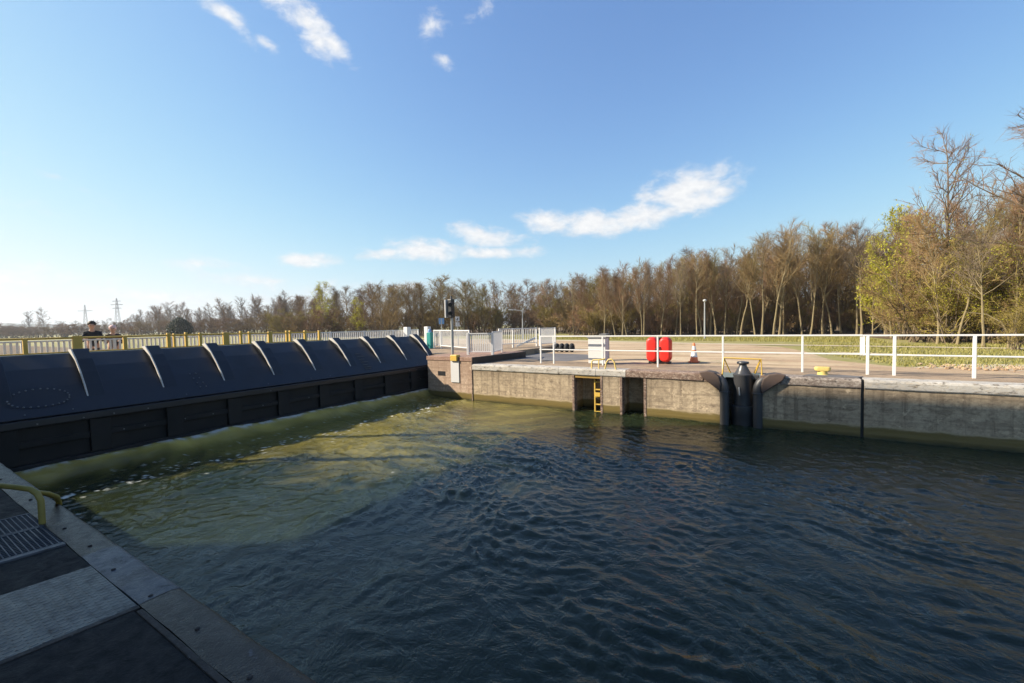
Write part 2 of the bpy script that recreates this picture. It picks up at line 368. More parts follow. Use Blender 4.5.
# ------------------------------------------------------------------ water
def perlin(x, y, seed):
    rg = np.random.default_rng(seed); perm = rg.permutation(256); ang = rg.uniform(0, 2 * np.pi, 256)
    xi = np.floor(x).astype(int); yi = np.floor(y).astype(int); xf = x - xi; yf = y - yi
    def g(ix, iy):
        h = perm[(perm[ix & 255] + iy) & 255]; return np.cos(ang[h]), np.sin(ang[h])
    u = xf ** 3 * (xf * (xf * 6 - 15) + 10); w = yf ** 3 * (yf * (yf * 6 - 15) + 10)
    def d(ix, iy):
        a, b = g(xi + ix, yi + iy); return a * (xf - ix) + b * (yf - iy)
    n0 = d(0, 0) * (1 - u) + d(1, 0) * u; n1 = d(0, 1) * (1 - u) + d(1, 1) * u
    return (n0 * (1 - w) + n1 * w) * 1.5
def water_mesh():
    xs = np.concatenate([np.arange(-13.35, 6.5, .048), np.linspace(6.5, 18, 90)[1:]]); ys = np.arange(.9, 15.25, .048)
    X, Y = np.meshgrid(xs, ys, indexing='ij')
    # curling eddies: warp, then directional chop plus ridged ripples
    wx = X + 1.1 * perlin(X * .22, Y * .22, 3) + .35 * perlin(X * .7, Y * .7, 4)
    wy = Y + 1.1 * perlin(X * .22 + 9, Y * .22, 5) + .35 * perlin(X * .7 + 5, Y * .7, 6)
    a = .35
    ux = wx * math.cos(a) - wy * math.sin(a); uy = wx * math.sin(a) + wy * math.cos(a)
    big = .032 * perlin(ux * .45, uy * .6, 11)
    r1 = 1 - np.abs(perlin(ux * 1.1, uy * 2.1, 12)) * 2
    r2 = 1 - np.abs(perlin(ux * 2.3, uy * 4.2, 13)) * 2
    f3 = perlin(wx * 5.2, wy * 6.2, 14)
    r3 = 1 - np.abs(perlin(ux * 4.3 + .6 * r2, uy * 7.0, 15)) * 2
    act = .62 + .62 * perlin(X * .17 + 3, Y * .2, 21) + .45 * perlin(wx * .5, wy * .8, 22)
    act = np.clip(act, .18, 1.15)
    Z = ZW + big + act * ((.044 * r1 * np.clip(r1, 0, 1) * (.6 + .8 * perlin(X * .3, Y * .3, 23)) + .032 * r2 * np.clip(r2, 0, 1)) + .021 * r3 * np.clip(r3, 0, 1) + .007 * f3)
    # water welling up along the gate sill
    t = X + 13.25
    edge = .10 * perlin(Y * .8, X * .5, 31)
    up_ = .31 * np.exp(-np.clip(t + edge, 0, None) ** 2 / .22) + .05 * np.clip(1 - t / 2.2, 0, 1) * perlin(X * 1.6, Y * 1.1, 33)
    Z = np.where(t < 2.2, (Z - ZW) * np.clip(t / .7, .18, 1) + ZW + up_, Z)
    fade = np.clip((17.5 - X) / 6, 0, 1); Z = ZW + (Z - ZW) * fade
    silt = np.exp(-np.clip(t - .05 + .2 * perlin(Y * 1.2, X * .8, 61), 0, None) ** 2 / .16) * (.8 + .35 * perlin(Y * 2.0, X * 3.0, 62))
    fl = perlin(X * 3.0, Y * 5.0, 41) + .6 * perlin(X * 8, Y * 10, 42)
    line1 = np.exp(-((t - 1.9 - .6 * perlin(Y * .5, X * .3, 43)) / .38) ** 2)
    line0 = np.exp(-((t - .02 - .05 * perlin(Y * 1.5, X, 44)) / .11) ** 2)
    line2 = np.exp(-((t - .75 - .2 * perlin(Y * .9, X, 45)) / .10) ** 2)
    far = np.exp(-((X + 11.2) / 1.6) ** 2)
    fine = perlin(X * 6, Y * 9, 48) + .8 * perlin(X * 13, Y * 17, 49)
    foam = np.clip((fine + .5 * fl - .62) * 5, 0, 1) * line1 + 1.0 * line0 * np.clip(.55 + fl, 0, 1) + np.clip((fine - .55) * 4, 0, 1) * line2 * .5 \
        + np.clip((fine - 1.0) * 6, 0, 1) * far * .6 + np.clip((perlin(X * 11, Y * 11, 46) + .6 * perlin(X * 19, Y * 19, 47) - 1.18) * 8, 0, 1) * .35 * np.clip((X + 14) / 4, 0, 1)
    foam = np.clip(foam, 0, 1)
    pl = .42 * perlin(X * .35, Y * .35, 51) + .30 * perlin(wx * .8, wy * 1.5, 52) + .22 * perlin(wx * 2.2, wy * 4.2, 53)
    sunlit_churn = np.clip(1.15 - np.clip(X + 11.5, 0, None) / 5.5 - np.clip(6.4 - Y, 0, None) / 3.0 + pl * 1.3, 0, 1) ** 1.2 * .95  # churned water, its colour brightened to paint the sunlit patch by the gate
    n, k = X.shape
    me = bpy.data.meshes.new('water')
    co = np.stack([X, Y, Z], -1).reshape(-1, 3)
    idx = np.arange(n * k).reshape(n, k)
    q = np.stack([idx[:-1, :-1], idx[1:, :-1], idx[1:, 1:], idx[:-1, 1:]], -1).reshape(-1, 4)
    ext = np.array([[18, .9, ZW], [400, .9, ZW], [400, 15.25, ZW], [18, 15.25, ZW]])
    co = np.vstack([co, ext]); b = n * k
    q = np.vstack([q, [[b, b + 1, b + 2, b + 3]]])
    me.vertices.add(len(co)); me.vertices.foreach_set('co', co.ravel())
    me.loops.add(q.size); me.loops.foreach_set('vertex_index', q.ravel().astype(np.int32))
    me.polygons.add(len(q)); me.polygons.foreach_set('loop_start', (np.arange(len(q)) * 4).astype(np.int32))
    me.update(calc_edges=True); me.validate(); me.shade_smooth()
    for nm, arr in (('foam', foam), ('silt', silt), ('sunlit_churn', sunlit_churn)):
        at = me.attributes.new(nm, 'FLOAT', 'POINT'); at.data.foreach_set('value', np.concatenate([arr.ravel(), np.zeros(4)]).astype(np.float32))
    return me
def water_mat():
    t = NT('turbid_canal_water'); v = t.pos
    def attr(nm):
        a = t.n("ShaderNodeAttribute"); a.attribute_name = nm; return a.outputs["Fac"]
    foam = attr('foam'); silt = attr('silt')
    n1 = t.noise(v, .35, 4, .6, .5)
    c = t.mix(t.ramp(n1, .35, .7), (.012, .020, .010), (.020, .026, .010))
    sunlit_churn = attr('sunlit_churn'); c = t.mix(sunlit_churn, c, (.175, .15, .042))
    c = t.mix(silt, c, (.56, .43, .11))
    c = t.mix(foam, c, (.7, .71, .66))
    b1 = t.noise(t.scale(v, (1, 1.5, 1)), 7, 3, .55, 1.0)
    b2 = t.noise(v, 2.6, 5, .6, 1.2)
    nm = t.bump(b2, .45, .06); nm = t.bump(b1, .5, .02, nm)
    t.p.inputs["IOR"].default_value = 1.333
    t.p.inputs["Subsurface Weight"].default_value = .5; t.p.inputs["Subsurface Radius"].default_value = (.9, .9, .5); t.p.inputs["Subsurface Scale"].default_value = 1.0
    return t.fin(c, t.mix(foam, (.045,) * 3, (.6,) * 3), nm)
M['water'] = water_mat()
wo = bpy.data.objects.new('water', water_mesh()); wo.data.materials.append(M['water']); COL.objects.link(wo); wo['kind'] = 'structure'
struct('upper_water', MB().sheet([(-24, .8), (-16.6, .8), (-16.6, 14.8), (-24, 14.8)], -.75), 'water')
struct('canal_bed', MB().sheet([(-40, -.5), (400, -.5), (400, 16), (-40, 16)], -4.2), 'dark_concrete')

# ------------------------------------------------------------------ far lock wall
def seg_wall(mb, x0, x1, y1=15.0, top=-.25): mb.box(x0, x1, YW, y1, -4, top)
w1 = thing('lock_wall', 'beige concrete lock wall with two dark niches, from the pier to the black joint', 'wall', (-4.3, YW, 0))
b = MB()
for x0, x1 in ((-10.5, -6.02), (-5.04, -4.29), (-3.57, -1.30), (-.30, 1.93)): seg_wall(b, x0, x1)
b.box(-6.02, -5.04, 14.75, 15.0, -4, -.25); b.box(-4.29, -3.57, 14.75, 15.0, -4, -.25)
part('wall', b, 'concrete', w1)
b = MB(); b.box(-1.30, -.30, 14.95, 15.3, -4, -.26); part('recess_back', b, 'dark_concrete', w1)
def coping(parent, x0, x1, mat, y0=YW - .035, y1=14.42, ztop=0.0, zb=-.245):
    # rounded nose, slight unevenness along the length
    n = max(2, int((x1 - x0) / .35)); vs = []; 
    prof = [(y1, zb), (y0 + .02, zb), (y0, zb + .03), (y0, ztop - .06), (y0 + .018, ztop - .018), (y0 + .06, ztop), (y1, ztop)]
    for i in range(n + 1):
        x = x0 + (x1 - x0) * i / n; j = (random.random() - .5) * .016
        vs += [(x, y + (j if y < y0 + .07 else 0), z + (j * .4 if z < ztop - .05 else 0)) for y, z in prof]
    k = len(prof)
    fs = [(i * k + a, i * k + a + 1, (i + 1) * k + a + 1, (i + 1) * k + a) for i in range(n) for a in range(k - 1)]
    fs += [tuple(range(k)), tuple(n * k + a for a in range(k))[::-1]]
    return part('coping', MB().add(vs, fs), mat, parent)
for x0, x1 in ((-10.49, -8.66), (-8.65, -6.61), (-6.60, -5.2), (-5.19, -4.16)): coping(w1, x0, x1, 'coping')
for x0, x1 in ((-4.15, -1.8),): coping(w1, x0, x1, 'rusty')
coping(w1, .2, 1.93, 'rusty_dark')
b = MB(); b.box(-1.79, -1.30, YW - .02, 14.42, -.245, -.004); b.box(-.30, .19, YW - .02, 14.42, -.245, -.004); part('recess_cheek', b, 'rusty', w1)
for x in (-6.08, -5.04, -4.36, -3.57):
    part('niche_frame', MB().box(x, x + .085, YW - .012, YW + .25, -4, -.248), 'rusty', w1, .01)
b = MB(); b.box(-5.99, -5.04, YW + .01, 14.7, -.335, -.252); M['ochre'] = paint('rusty_ochre_paint', (.33, .20, .045), .6, (.12, .07, .04), .5)
part('lintel', b, 'ochre', w1, 0, False, 'rusty yellow underside of the niche lintel')
w2 = thing('lock_wall', 'shaded grey concrete lock wall to the right of the black joint', 'wall', (5, YW, 0))
b = MB(); seg_wall(b, 2.0, 90); part('wall', b, 'concrete', w2)
for i, x in enumerate(np.arange(2.0, 30, 3.1)): coping(w2, x, x + 3.09, 'coping')
b = MB(); b.box(1.93, 2.0, YW + .05, 15, -4, -.02); part('joint_filler', b, 'black', w1)

# ------------------------------------------------------------------ pier at the gate
pr = thing('gate_pier', 'pinkish concrete pier with red brown cap beside the black lock gate', 'pier', (-11.7, YW, .28))
b = MB(); b.slab([(-12.95, YW + .004), (-10.53, YW + .004), (-10.17, 17.6), (-12.95, 17.6)], -4, .10); part('wall', b, 'pier_concrete', pr)
b = MB(); b.slab([(-13.0, YW - .02), (-10.5, YW - .02), (-10.12, 17.62), (-13.0, 17.62)], .102, .28)
part('cap', b, 'pier_cap', pr, .015)
b = MB(); b.box(-26, -12.96, 14.95, 24, -4, .272); b.box(-12.955, -10.9, 17.63, 24.5, -.1, .27); part('platform', b, 'apron', pr)
part('side_shade', MB().slab([(-10.494, YW + .03), (-10.46, YW + .03), (-10.085, 17.62), (-10.12, 17.62)], -.02, .274), 'black', pr, 0, False, 'black strip painting the shade on the side of the raised pier edge')  # black strip paints the shade on the pier's east face
b = MB(); b.box(-12.36, -11.95, YW - .004, YW + .02, -.55, -.36); part('drain_opening', b, 'black', pr)
b = MB(); b.box(-10.535, -10.50, YW - .03, YW + .1, -4, .10); part('corner_angle', b, 'rusty', pr)
solo('gauge_board', MB().box(-11.62, -11.18, YW - .03, YW + .002, -.80, .10), 'white2', 'tall white board on the pier face below the yellow block', 'gauge board', (-11.4, YW, -.8), .006)
solo('mast_bracket', MB().box(-11.58, -11.24, YW - .10, YW + .16, .105, .36), 'yellow', 'yellow block on the pier edge at the foot of the signal mast', 'bracket', (-11.4, YW, .1), .015)
sm = thing('signal_mast', 'slim grey signal mast with black traffic light on the pier', 'signal', (-11.72, 14.15, .28))
part('mast', MB().tube([(-11.72, 14.15, .28), (-11.72, 14.15, 1.95)], .055, 12), 'galv', sm, 0, True)
hd = part('signal_head', MB().box(-11.85, -11.63, 14.04, 14.26, 1.92, 2.72), 'black', sm, .03)
part('back_board', MB().box(-11.97, -11.90, 13.98, 14.32, 1.93, 2.70), 'lightgrey', sm, .01)
for z in (2.5, 2.14):
    part('visor', MB().tube([(-11.68, 14.06, z), (-11.58, 13.9, z - .03)], [.105, .09], 14, True), 'black', hd, 0, True)
    part('lens', MB().tube([(-11.60, 14.0, z), (-11.60, 13.99, z)], .085, 14), 'glass', hd)
part('finial', MB().tube([(-11.72, 14.15, 2.72), (-11.72, 14.15, 2.86)], [.06, .03], 10), 'darkgrey', sm)

# ------------------------------------------------------------------ lock gate
gt = thing('lock_gate', 'long black steel lock gate with curved white edged ribs', 'lock gate', (-13.9, 7.5, -1.2))
GY0, GY1 = .3, 14.78
prof = [(-14.78, 1.10), (-14.35, .80), (-13.9, .42), (-13.52, .06), (-13.28, -.16)]
b = MB()
po = prof + [(-13.33, -.22), (-13.62, .0), (-14.45, .70), (-14.9, 1.05)]
b.prism(po, GY0, GY1); part('skin_plate', b, 'gate', gt, .01)
b = MB(); b.box(-15.1, -14.79, GY0, GY1, .98, 1.115); part('top_flange', b, 'gate', gt, .02)
b = MB(); b.box(-13.6, -13.255, GY0, GY1, -.36, -.20); part('upper_beam', b, 'gate', gt, .02)
b = MB(); b.box(-13.75, -13.35, GY0, GY1, -.80, -.66); part('lower_beam', b, 'gate_low', gt, .02)
b = MB(); b.box(-13.9, -13.42, GY0, GY1, -3.2, -.2); part('back_plate', b, 'gate_low', gt)
b = MB(); b.box(-13.8, -13.30, GY0, GY1, -1.4, -1.14); part('sill_beam', b, 'gate_low', gt, .03)
ribs = [1.73 + 1.447 * i for i in range(10)]
for y in ribs:
    # a box rib standing proud of the skin, fading into it at the foot
    outer = [(-14.98, 1.02), (-14.86, 1.20), (-14.66, 1.22), (-14.33, .98), (-14.02, .68), (-13.76, .38), (-13.60, .14), (-13.68, .10), (-14.0, .36), (-14.4, .72)]
    rb = part('rib', MB().prism(outer, y + .015, y + .30), 'gate', gt, .008)
    part('rib_edge', MB().prism(outer[1:7] + [(-13.66, .16), (-14.03, .625), (-14.36, .945), (-14.84, 1.17)], y - .012, y + .013), 'gate_edge', rb)
    part('stiffener', MB().box(-13.70, -13.31, y - .06, y + .30, -1.13, -.37), 'gate_low', gt, .015)
# bolts: a manhole ring on one bay, a cluster on another and rows along the beams
def on_skin(s):   # s = 0 top .. 1 foot
    k = s * 4; i = min(3, int(k)); f = k - i
    x = prof[i][0] + (prof[i + 1][0] - prof[i][0]) * f; z = prof[i][1] + (prof[i + 1][1] - prof[i][1]) * f
    return x, z
def bolt(x, y, z, r=.017): part('bolt', MB().ball((x, y, z), r, 8), 'bolt', gt, 0, True)
for k in range(26):
    a = 2 * math.pi * k / 26; x, z = on_skin(.66 + .13 * math.sin(a)); bolt(x + .012, 2.42 + .46 * math.cos(a), z + .012, .019)
b = MB()
n = 32; ring = []
for k in range(n):
    a = 2 * math.pi * k / n; x, z = on_skin(.66 + .145 * math.sin(a)); ring.append((x + .006, 2.42 + .53 * math.cos(a), z + .006))
x, z = on_skin(.66); ring.append((x + .012, 2.42, z + .012))
b.add(ring, [(k, (k + 1) % n, n) for k in range(n)]); part('manhole_cover', b, 'gate', gt)
for i in range(4):
    for j in range(2):
        x, z = on_skin(.52 + .085 * i); bolt(x + .012, 5.32 + .14 * j + .03 * i, z + .012, .019)
b = MB()
for i in range(7):
    x, z = on_skin(.42 + .07 * i); b.beam((x + .01, 10.95, z + .01), (x + .01, 11.20 + .1 * (i % 2), z + .01), .01, .02)
part('scuff_marks', b, 'scuff', gt)
for y in np.arange(.7, 14.6, .72):
    for (x, z) in ((-13.233, -.30), (-13.345, -.73), (-13.29, -1.27)):
        if random.random() < .62: bolt(x, y + random.uniform(-.2, .2), z)
    x, z = on_skin(.93)
    if random.random() < .7: bolt(x + .01, y, z + .01, .015)

# ------------------------------------------------------------------ footbridge behind the gate
br = thing('footbridge', 'narrow footbridge deck running behind the black lock gate', 'footbridge', (-18.8, 8, .12))
part('deck', MB().box(-20.9, -16.85, -6, 15.0, -.25, .2), 'apron', br)
part('girder', MB().box(-16.849, -16.7, -6, 15.0, -.55, .06), 'darkgrey', br)
def pickets(name, label, a, b, ztop, zbot, zfoot, posts, pitch=.13, pw=.03, pd=.012, group=None, postw=.07, mat='white', skip=None):
    a, b = Vector((*a, 0)), Vector((*b, 0)); L = (b - a).length; d = (b - a) / L
    t = thing(name, label, 'railing', (*((a + b) / 2).xy, zfoot), group)
    def P(s, z): p = a + d * s; return (p.x, p.y, z)
    part('top_rail', MB().beam(P(0, ztop), P(L, ztop), .05, .045), mat, t, .006)
    part('bottom_rail', MB().beam(P(0, zbot), P(L, zbot), .04, .04), mat, t, .006)
    q = MB()
    for i in range(1, int(L / pitch)): q.beam(P(i * pitch, zbot + .02), P(i * pitch, ztop - .02), pd, pw, d) if 0 else q.beam(P(i * pitch, zbot + .02), P(i * pitch, ztop - .022), pd, pw, (d.x, d.y, 0))
    part('pickets', q, mat, t)
    for s in posts: part('post', MB().beam(P(s * L, zfoot), P(s * L, ztop + .03), postw, postw, (d.x, d.y, 0)), mat, t, .006)
    return t
pickets('picket_railing', 'long white picket railing on the footbridge behind the yellow rail', (-18.4, -3), (-18.4, 19.0), 1.385, .36, .2, [i / 11 for i in range(12)], .118, .052, .02)
for i, y in enumerate((17.6, 19.3)):
    solo('gate_post', MB().box(-18.2, -17.9, y, y + .3, .27, 1.56), 'white', ['thick white post ending the footbridge railing, left of the pair', 'thick white post next to the teal cabinet, right of the pair'][i], 'post', (-18, y, .27), .015)
yr = thing('guard_rail', 'bright yellow guard rail with many posts along the footbridge edge', 'guard rail', (-17, 4.5, .12))
part('top_rail', MB().tube([(-17, -3, 1.475), (-17, 6.2, 1.475), (-17, 11.3, 1.43)], .028, 8), 'yellow', yr, 0, True)
part('lower_rail', MB().tube([(-17, -3, 1.07), (-17, 11.6, 1.07)], .024, 8), 'yellow', yr, 0, True)
for y, w, zt in ((.6, .09, 1.49), (2.82, .09, 1.49), (3.82, .2, 1.53), (4.87, .09, 1.49), (5.98, .1, 1.55), (6.13, .05, 1.53), (6.47, .07, 1.56), (6.89, .08, 1.53), (7.70, .19, 1.52), (8.22, .08, 1.56), (8.52, .07, 1.53), (9.3, .16, 1.51), (9.98, .08, 1.53), (10.12, .06, 1.53), (10.78, .09, 1.52), (11.44, .08, 1.5)):
    part('post', MB().box(-17.05, -16.95, y - w / 2, y + w / 2, .12, zt), 'yellow', yr, .01)

# white picket fences on the far bank
pickets('picket_fence', 'white picket fence with two slim posts behind the signal mast', (-17.3, 19.2), (-12.8, 16.75), 1.33, .46, .27, [0, .22, .55, 1], .14, .028, .02)
pickets('picket_gate', 'small white picket gate with thick end posts on the pier', (-11.48, 14.92), (-10.40, 15.25), 1.22, .42, .28, [0, 1], .085, .045, .02, None, .1)
pickets('picket_fence', 'short white picket panel going back from the thick gate post', (-10.46, 15.35), (-11.05, 17.0), 1.27, .4, .27, [1], .11, .045, .02)
pickets('picket_fence', 'white picket fence with sloping brace right of the small gate', (-12.9, 19.6), (-11.85, 22.0), 1.34, .50, .27, [0, .35, 1], .13, .032, .02)
pickets('picket_fence', 'white boarded panel ending the fence above the dark tyres', (-11.8, 22.3), (-11.45, 23.7), 1.32, .40, .27, [0, 1], .10, .06, .02)
solo('brace', MB().beam((-12.6, 20.9, .32), (-11.75, 21.7, .78), .05, .12), 'white', 'sloping white board leaning against the far picket fence', 'brace', (-12.2, 21.3, .3), .006)
tb = thing('teal_cabinet', 'narrow teal cabinet beside the thick white post', 'cabinet', (-17.2, 18.7, .27))
part('body', MB().box(-17.36, -17.05, 18.6, 18.85, .27, 1.22), 'teal', tb, .02); part('cap', MB().lathe((-17.2, 18.72, 1.225), [(.10, 0), (.10, .12), (.05, .2)], 12), 'blue', tb, 0, True)

# ------------------------------------------------------------------ white quay railing
def quay_rail(label, x0, x1, y, posts, dz, w=.055):
    t = thing('quay_railing', label, 'railing', ((x0 + x1) / 2, y, 0))
    part('top_rail', MB().beam((x0, y, 1.085 + dz), (x1, y, 1.085 + dz), .05, .045), 'white', t, .008)
    part('mid_rail', MB().beam((x0, y, .555 + dz), (x1, y, .555 + dz), .04, .04), 'white', t, .008)
    for x in posts: part('post', MB().box(x - w / 2, x + w / 2, y - .03, y + .03, -.01, 1.06), 'white', t, .008)
quay_rail('white two bar railing from the picket fence to the double post', -8.05, 2.14, 15.2, (-8.0, -7.42, -5.40, -3.41, -1.37, .75), 0)
quay_rail('white two bar railing from the double post past the rubble', 2.14, 30, 15.14, (2.24, 2.80, 4.32, 6.4, 8.4, 10.4, 12.4), -.005, .066)
solo('gate_plate', MB().box(2.08, 2.19, 15.19, 15.22, .52, 1.07), 'white', 'flat white plate where the two railings overlap', 'plate', (2.13, 15.2, .5), .004)

# ------------------------------------------------------------------ objects on the far quay
cb = thing('control_cabinet', 'pale grey control cabinet with dark joint line behind the railing', 'cabinet', (-5.74, 15.7, 0))
part('body', MB().box(-6.09, -5.40, 15.5, 15.9, .02, .50), 'white2', cb, .012); part('upper_door', MB().box(-6.09, -5.40, 15.5, 15.9, .545, 1.0), 'white2', cb, .012)
part('joint', MB().box(-6.06, -5.43, 15.53, 15.87, .501, .544), 'darkgrey', cb); part('lid', MB().box(-6.13, -5.36, 15.46, 15.94, 1.002, 1.07), 'grey', cb, .012)
part('handle', MB().box(-5.52, -5.48, 15.475, 15.499, .68, .82), 'darkgrey', cb, .004)
db = thing('service_cabinet', 'dark grey service cabinet standing behind the pale cabinet', 'cabinet', (-5.9, 17.3, 0))
part('body', MB().box(-6.2, -5.92, 17.1, 17.5, 0, 1.08), 'darkgrey', db, .012); part('lid', MB().box(-6.22, -5.9, 17.06, 17.54, 1.082, 1.11), 'grey', db, .008)

def rounded(mb, cx, cy, cz, w, d, h, r=.12):
    n = 8; vs = []
    poly = []
    for (sx, sz, a0) in ((1, 1, 0), (-1, 1, 90), (-1, -1, 180), (1, -1, 270)):
        for k in range(n + 1):
            a = R(a0 + 90 * k / n); poly.append((cx + sx * (w / 2 - r) + r * math.cos(a), cz + sz * (h / 2 - r) + r * math.sin(a)))
    m_ = len(poly); layers = [(d / 2 * math.sin(a), .55 + .45 * max(0, math.cos(a)) ** .55) for a in np.linspace(-math.pi / 2, math.pi / 2, 13)]
    for yy, s in layers: vs += [(cx + (x - cx) * s, cy + yy, cz + (z - cz) * (1 - (1 - s) * .5)) for x, z in poly]
    fs = [(i * m_ + k, i * m_ + (k + 1) % m_, (i + 1) * m_ + (k + 1) % m_, (i + 1) * m_ + k) for i in range(len(layers) - 1) for k in range(m_)]
    fs += [tuple(range(m_)), tuple((len(layers) - 1) * m_ + k for k in range(m_))[::-1]]
    mb.add(vs, fs); return mb
rd = thing('lifebuoy_casing', 'bright red rounded double casing standing behind the white railing', 'casing', (-3.65, 16.6, 0))
part('shell', rounded(MB(), -3.90, 16.55, .53, .43, .46, .94, .19), 'red', rd, 0, True)
part('shell', rounded(MB(), -3.42, 16.55, .53, .43, .46, .94, .19), 'red', rd, 0, True)
part('strap', MB().box(-3.70, -3.61, 16.40, 16.78, .07, .98), 'black', rd, .01); part('stand', MB().box(-4.05, -3.25, 16.5, 16.72, 0, .075), 'darkgrey', rd, .01)
part('handle', MB().tube([(-3.76, 16.34, .52), (-3.72, 16.29, .55), (-3.60, 16.29, .60), (-3.55, 16.34, .62)], .025, 8), 'black', rd, 0, True)
cn = thing('traffic_cone', 'orange and white traffic cone on the sandy quay', 'traffic cone', (-2.57, 17.45, 0))
part('base', MB().slab([(-2.76, 17.26), (-2.38, 17.26), (-2.38, 17.64), (-2.76, 17.64)], 0, .035), 'orange', cn, .012)
def cone_r(z): return .15 - .115 * (z - .036) / .70
for nm, z0, z1, mt in (('lower_band', .036, .20, 'orange'), ('white_band', .2, .40, 'conewhite'), ('middle_band', .40, .48, 'orange'), ('white_band', .48, .62, 'conewhite'), ('tip', .62, .735, 'orange')):
    part(nm, MB().lathe((-2.57, 17.45, 0), [(cone_r(z0), z0), (cone_r(z1), z1)], 24), mt, cn, 0, True)
mb_ = thing('mooring_bollard', 'squat yellow mooring bollard on the quay edge', 'bollard', (1.18, 14.52, 0))
part('head', rounded(MB(), 1.18, 14.52, .18, .38, .24, .12, .05), 'paleyellow', mb_, 0, True)
part('neck', MB().lathe((1.18, 14.52, 0), [(.16, 0), (.12, .03), (.11, .15)], 20), 'paleyellow', mb_, 0, True)
solo('bollard_pad', MB().slab([(.7, 14.1), (1.9, 14.1), (2.05, 14.4), (1.6, 14.62), (.9, 14.6)], 0.001, .02), 'asphalt_grey', 'dark worn pad under the yellow mooring bollard', 'pad', (1.2, 14.3, 0), .005)
# floating bollard in its recess
fb = thing('floating_bollard', 'dark steel floating bollard with small cap in the wall recess', 'bollard', (-.75, 14.2, -1.3))
part('barrel', MB().lathe((-.75, 14.2, 0), [(.25, -.93), (.25, -.08), (.262, -.06), (.262, -.02), (.24, 0)], 28), 'bollard', fb, 0, True)
part('neck', MB().lathe((-.75, 14.2, 0), [(.225, .003), (.18, .08), (.105, .23), (.10, .27)], 24), 'bollard', fb, 0, True)
part('cap', MB().lathe((-.75, 14.2, 0), [(.09, .272), (.15, .285), (.165, .32), (.15, .35), (.05, .365)], 24), 'bollard', fb, 0, True)
part('float', MB().lathe((-.75, 14.22, 0), [(.30, -1.75), (.30, -1.24), (.31, -1.22), (.31, -.95), (.28, -.935)], 28), 'bollard', fb, 0, True)
part('latch', MB().beam((-.84, 13.945, -.38), (-.82, 13.945, -.62), .04, .02), 'galv', fb, .005)
part('guide_arm', MB().box(-.52, -.33, 14.1, 14.3, -.16, -.02), 'bollard', fb, .02)
for s, lab in ((-1, 'dark steel fender pipe curving onto the quay left of the floating bollard'), (1, 'dark steel fender pipe curving onto the quay right of the floating bollard')):
    cx = -1.22 if s < 0 else -.36
    f_ = thing('fender_pipe', lab, 'fender', (cx, YW, -2))
    pts = [(cx, 13.93, -3), (cx, 13.93, -.45), (cx + s * .015, 13.93, -.33), (cx + s * .06, 13.94, -.22), (cx + s * .15, 13.97, -.12), (cx + s * .27, 14.02, -.045), (cx + s * .42, 14.08, -.01), (cx + s * .56, 14.14, -.01)]
    part('pipe', MB().tube(pts, [.125, .125, .125, .125, .12, .11, .09, .06], 16), 'fender', f_, 0, True)
    q = MB()
    pl = [(cx + s * .10, -.52), (cx + s * .60, -.12), (cx + s * .68, .04), (cx + s * .46, .085), (cx + s * .26, .04), (cx + s * .13, -.08), (cx + s * .08, -.26)]
    q.prism(pl, YW - .12, YW + .03); part('wing_plate', q, 'fender_plate', f_, .03)
    part('collar', MB().lathe((cx, 13.93, -.55), [(.142, 0), (.15, .01), (.15, .03), (.142, .04)], 20), 'fender', f_, 0, True)
hp = thing('hoop_guard', 'thin yellow hoop frame over the floating bollard recess', 'guard', (-.75, 14.1, 0))
hpm = MB()
hpm.tube([(-1.28, 13.99, -.05), (-1.23, 14.0, .47), (-.28, 14.0, .45), (-.26, 13.99, -.08)], .022, 8)
part('hoop', hpm, 'yellow', hp, 0, True)
for x0, x1 in ((-1.08, -1.24), (-1.23, -1.10), (-.44, -.28), (-.30, -.46)):
    part('strut', MB().tube([(x0, 14.25 if x0 in (-1.08, -.44) else 14.0, -.0 if x0 in (-1.08, -.44) else .45), (x1, 14.0 if x0 in (-1.08, -.44) else 14.3, .46 if x0 in (-1.08, -.44) else .02)], .017, 8), 'yellow', hp, 0, True)
ld = thing('ladder', 'yellow steel ladder inside the left wall niche', 'ladder', (-5.17, 14.1, -1.5))
for x in (-5.30, -5.07): part('rail', MB().box(x - .022, x + .022, 14.05, 14.10, -2.6, -.36), 'yellow', ld, .005)
for z in np.arange(-.48, -2.4, -.26): part('rung', MB().box(-5.277, -5.093, 14.055, 14.095, z - .02, z + .02), 'yellow', ld, .005)
part('step_plate', MB().box(-5.277, -5.093, 14.02, 14.052, -.98, -.84), 'yellow', ld, .005)
gh = [(-5.27, 'low square yellow grab handle at the quay edge beside the cabinet'), (-4.72, 'arched yellow grab handle at the quay edge above the niches')]
for i, (x, lab) in enumerate(gh):
    if i == 0: pts = [(x - .11, 14.0, -.01), (x - .10, 14.0, .25), (x - .06, 14.0, .29), (x + .2, 14.05, .31), (x + .34, 14.1, .34)]
    else: pts = [(x - .18, 14.0, -.01), (x - .13, 14.0, .22), (x - .05, 14.0, .33), (x + .06, 14.0, .34), (x + .15, 14.0, .25), (x + .2, 14.0, -.01)]
    g_ = thing('grab_rail', lab, 'grab rail', (x, 14, 0)); part('bar', MB().tube(pts, .026, 10), 'paleyellow', g_, 0, True)
    if i == 0: part('leg', MB().tube([(x + .14, 14.02, -.01), (x + .14, 14.03, .29)], .022, 10), 'paleyellow', g_, 0, True)
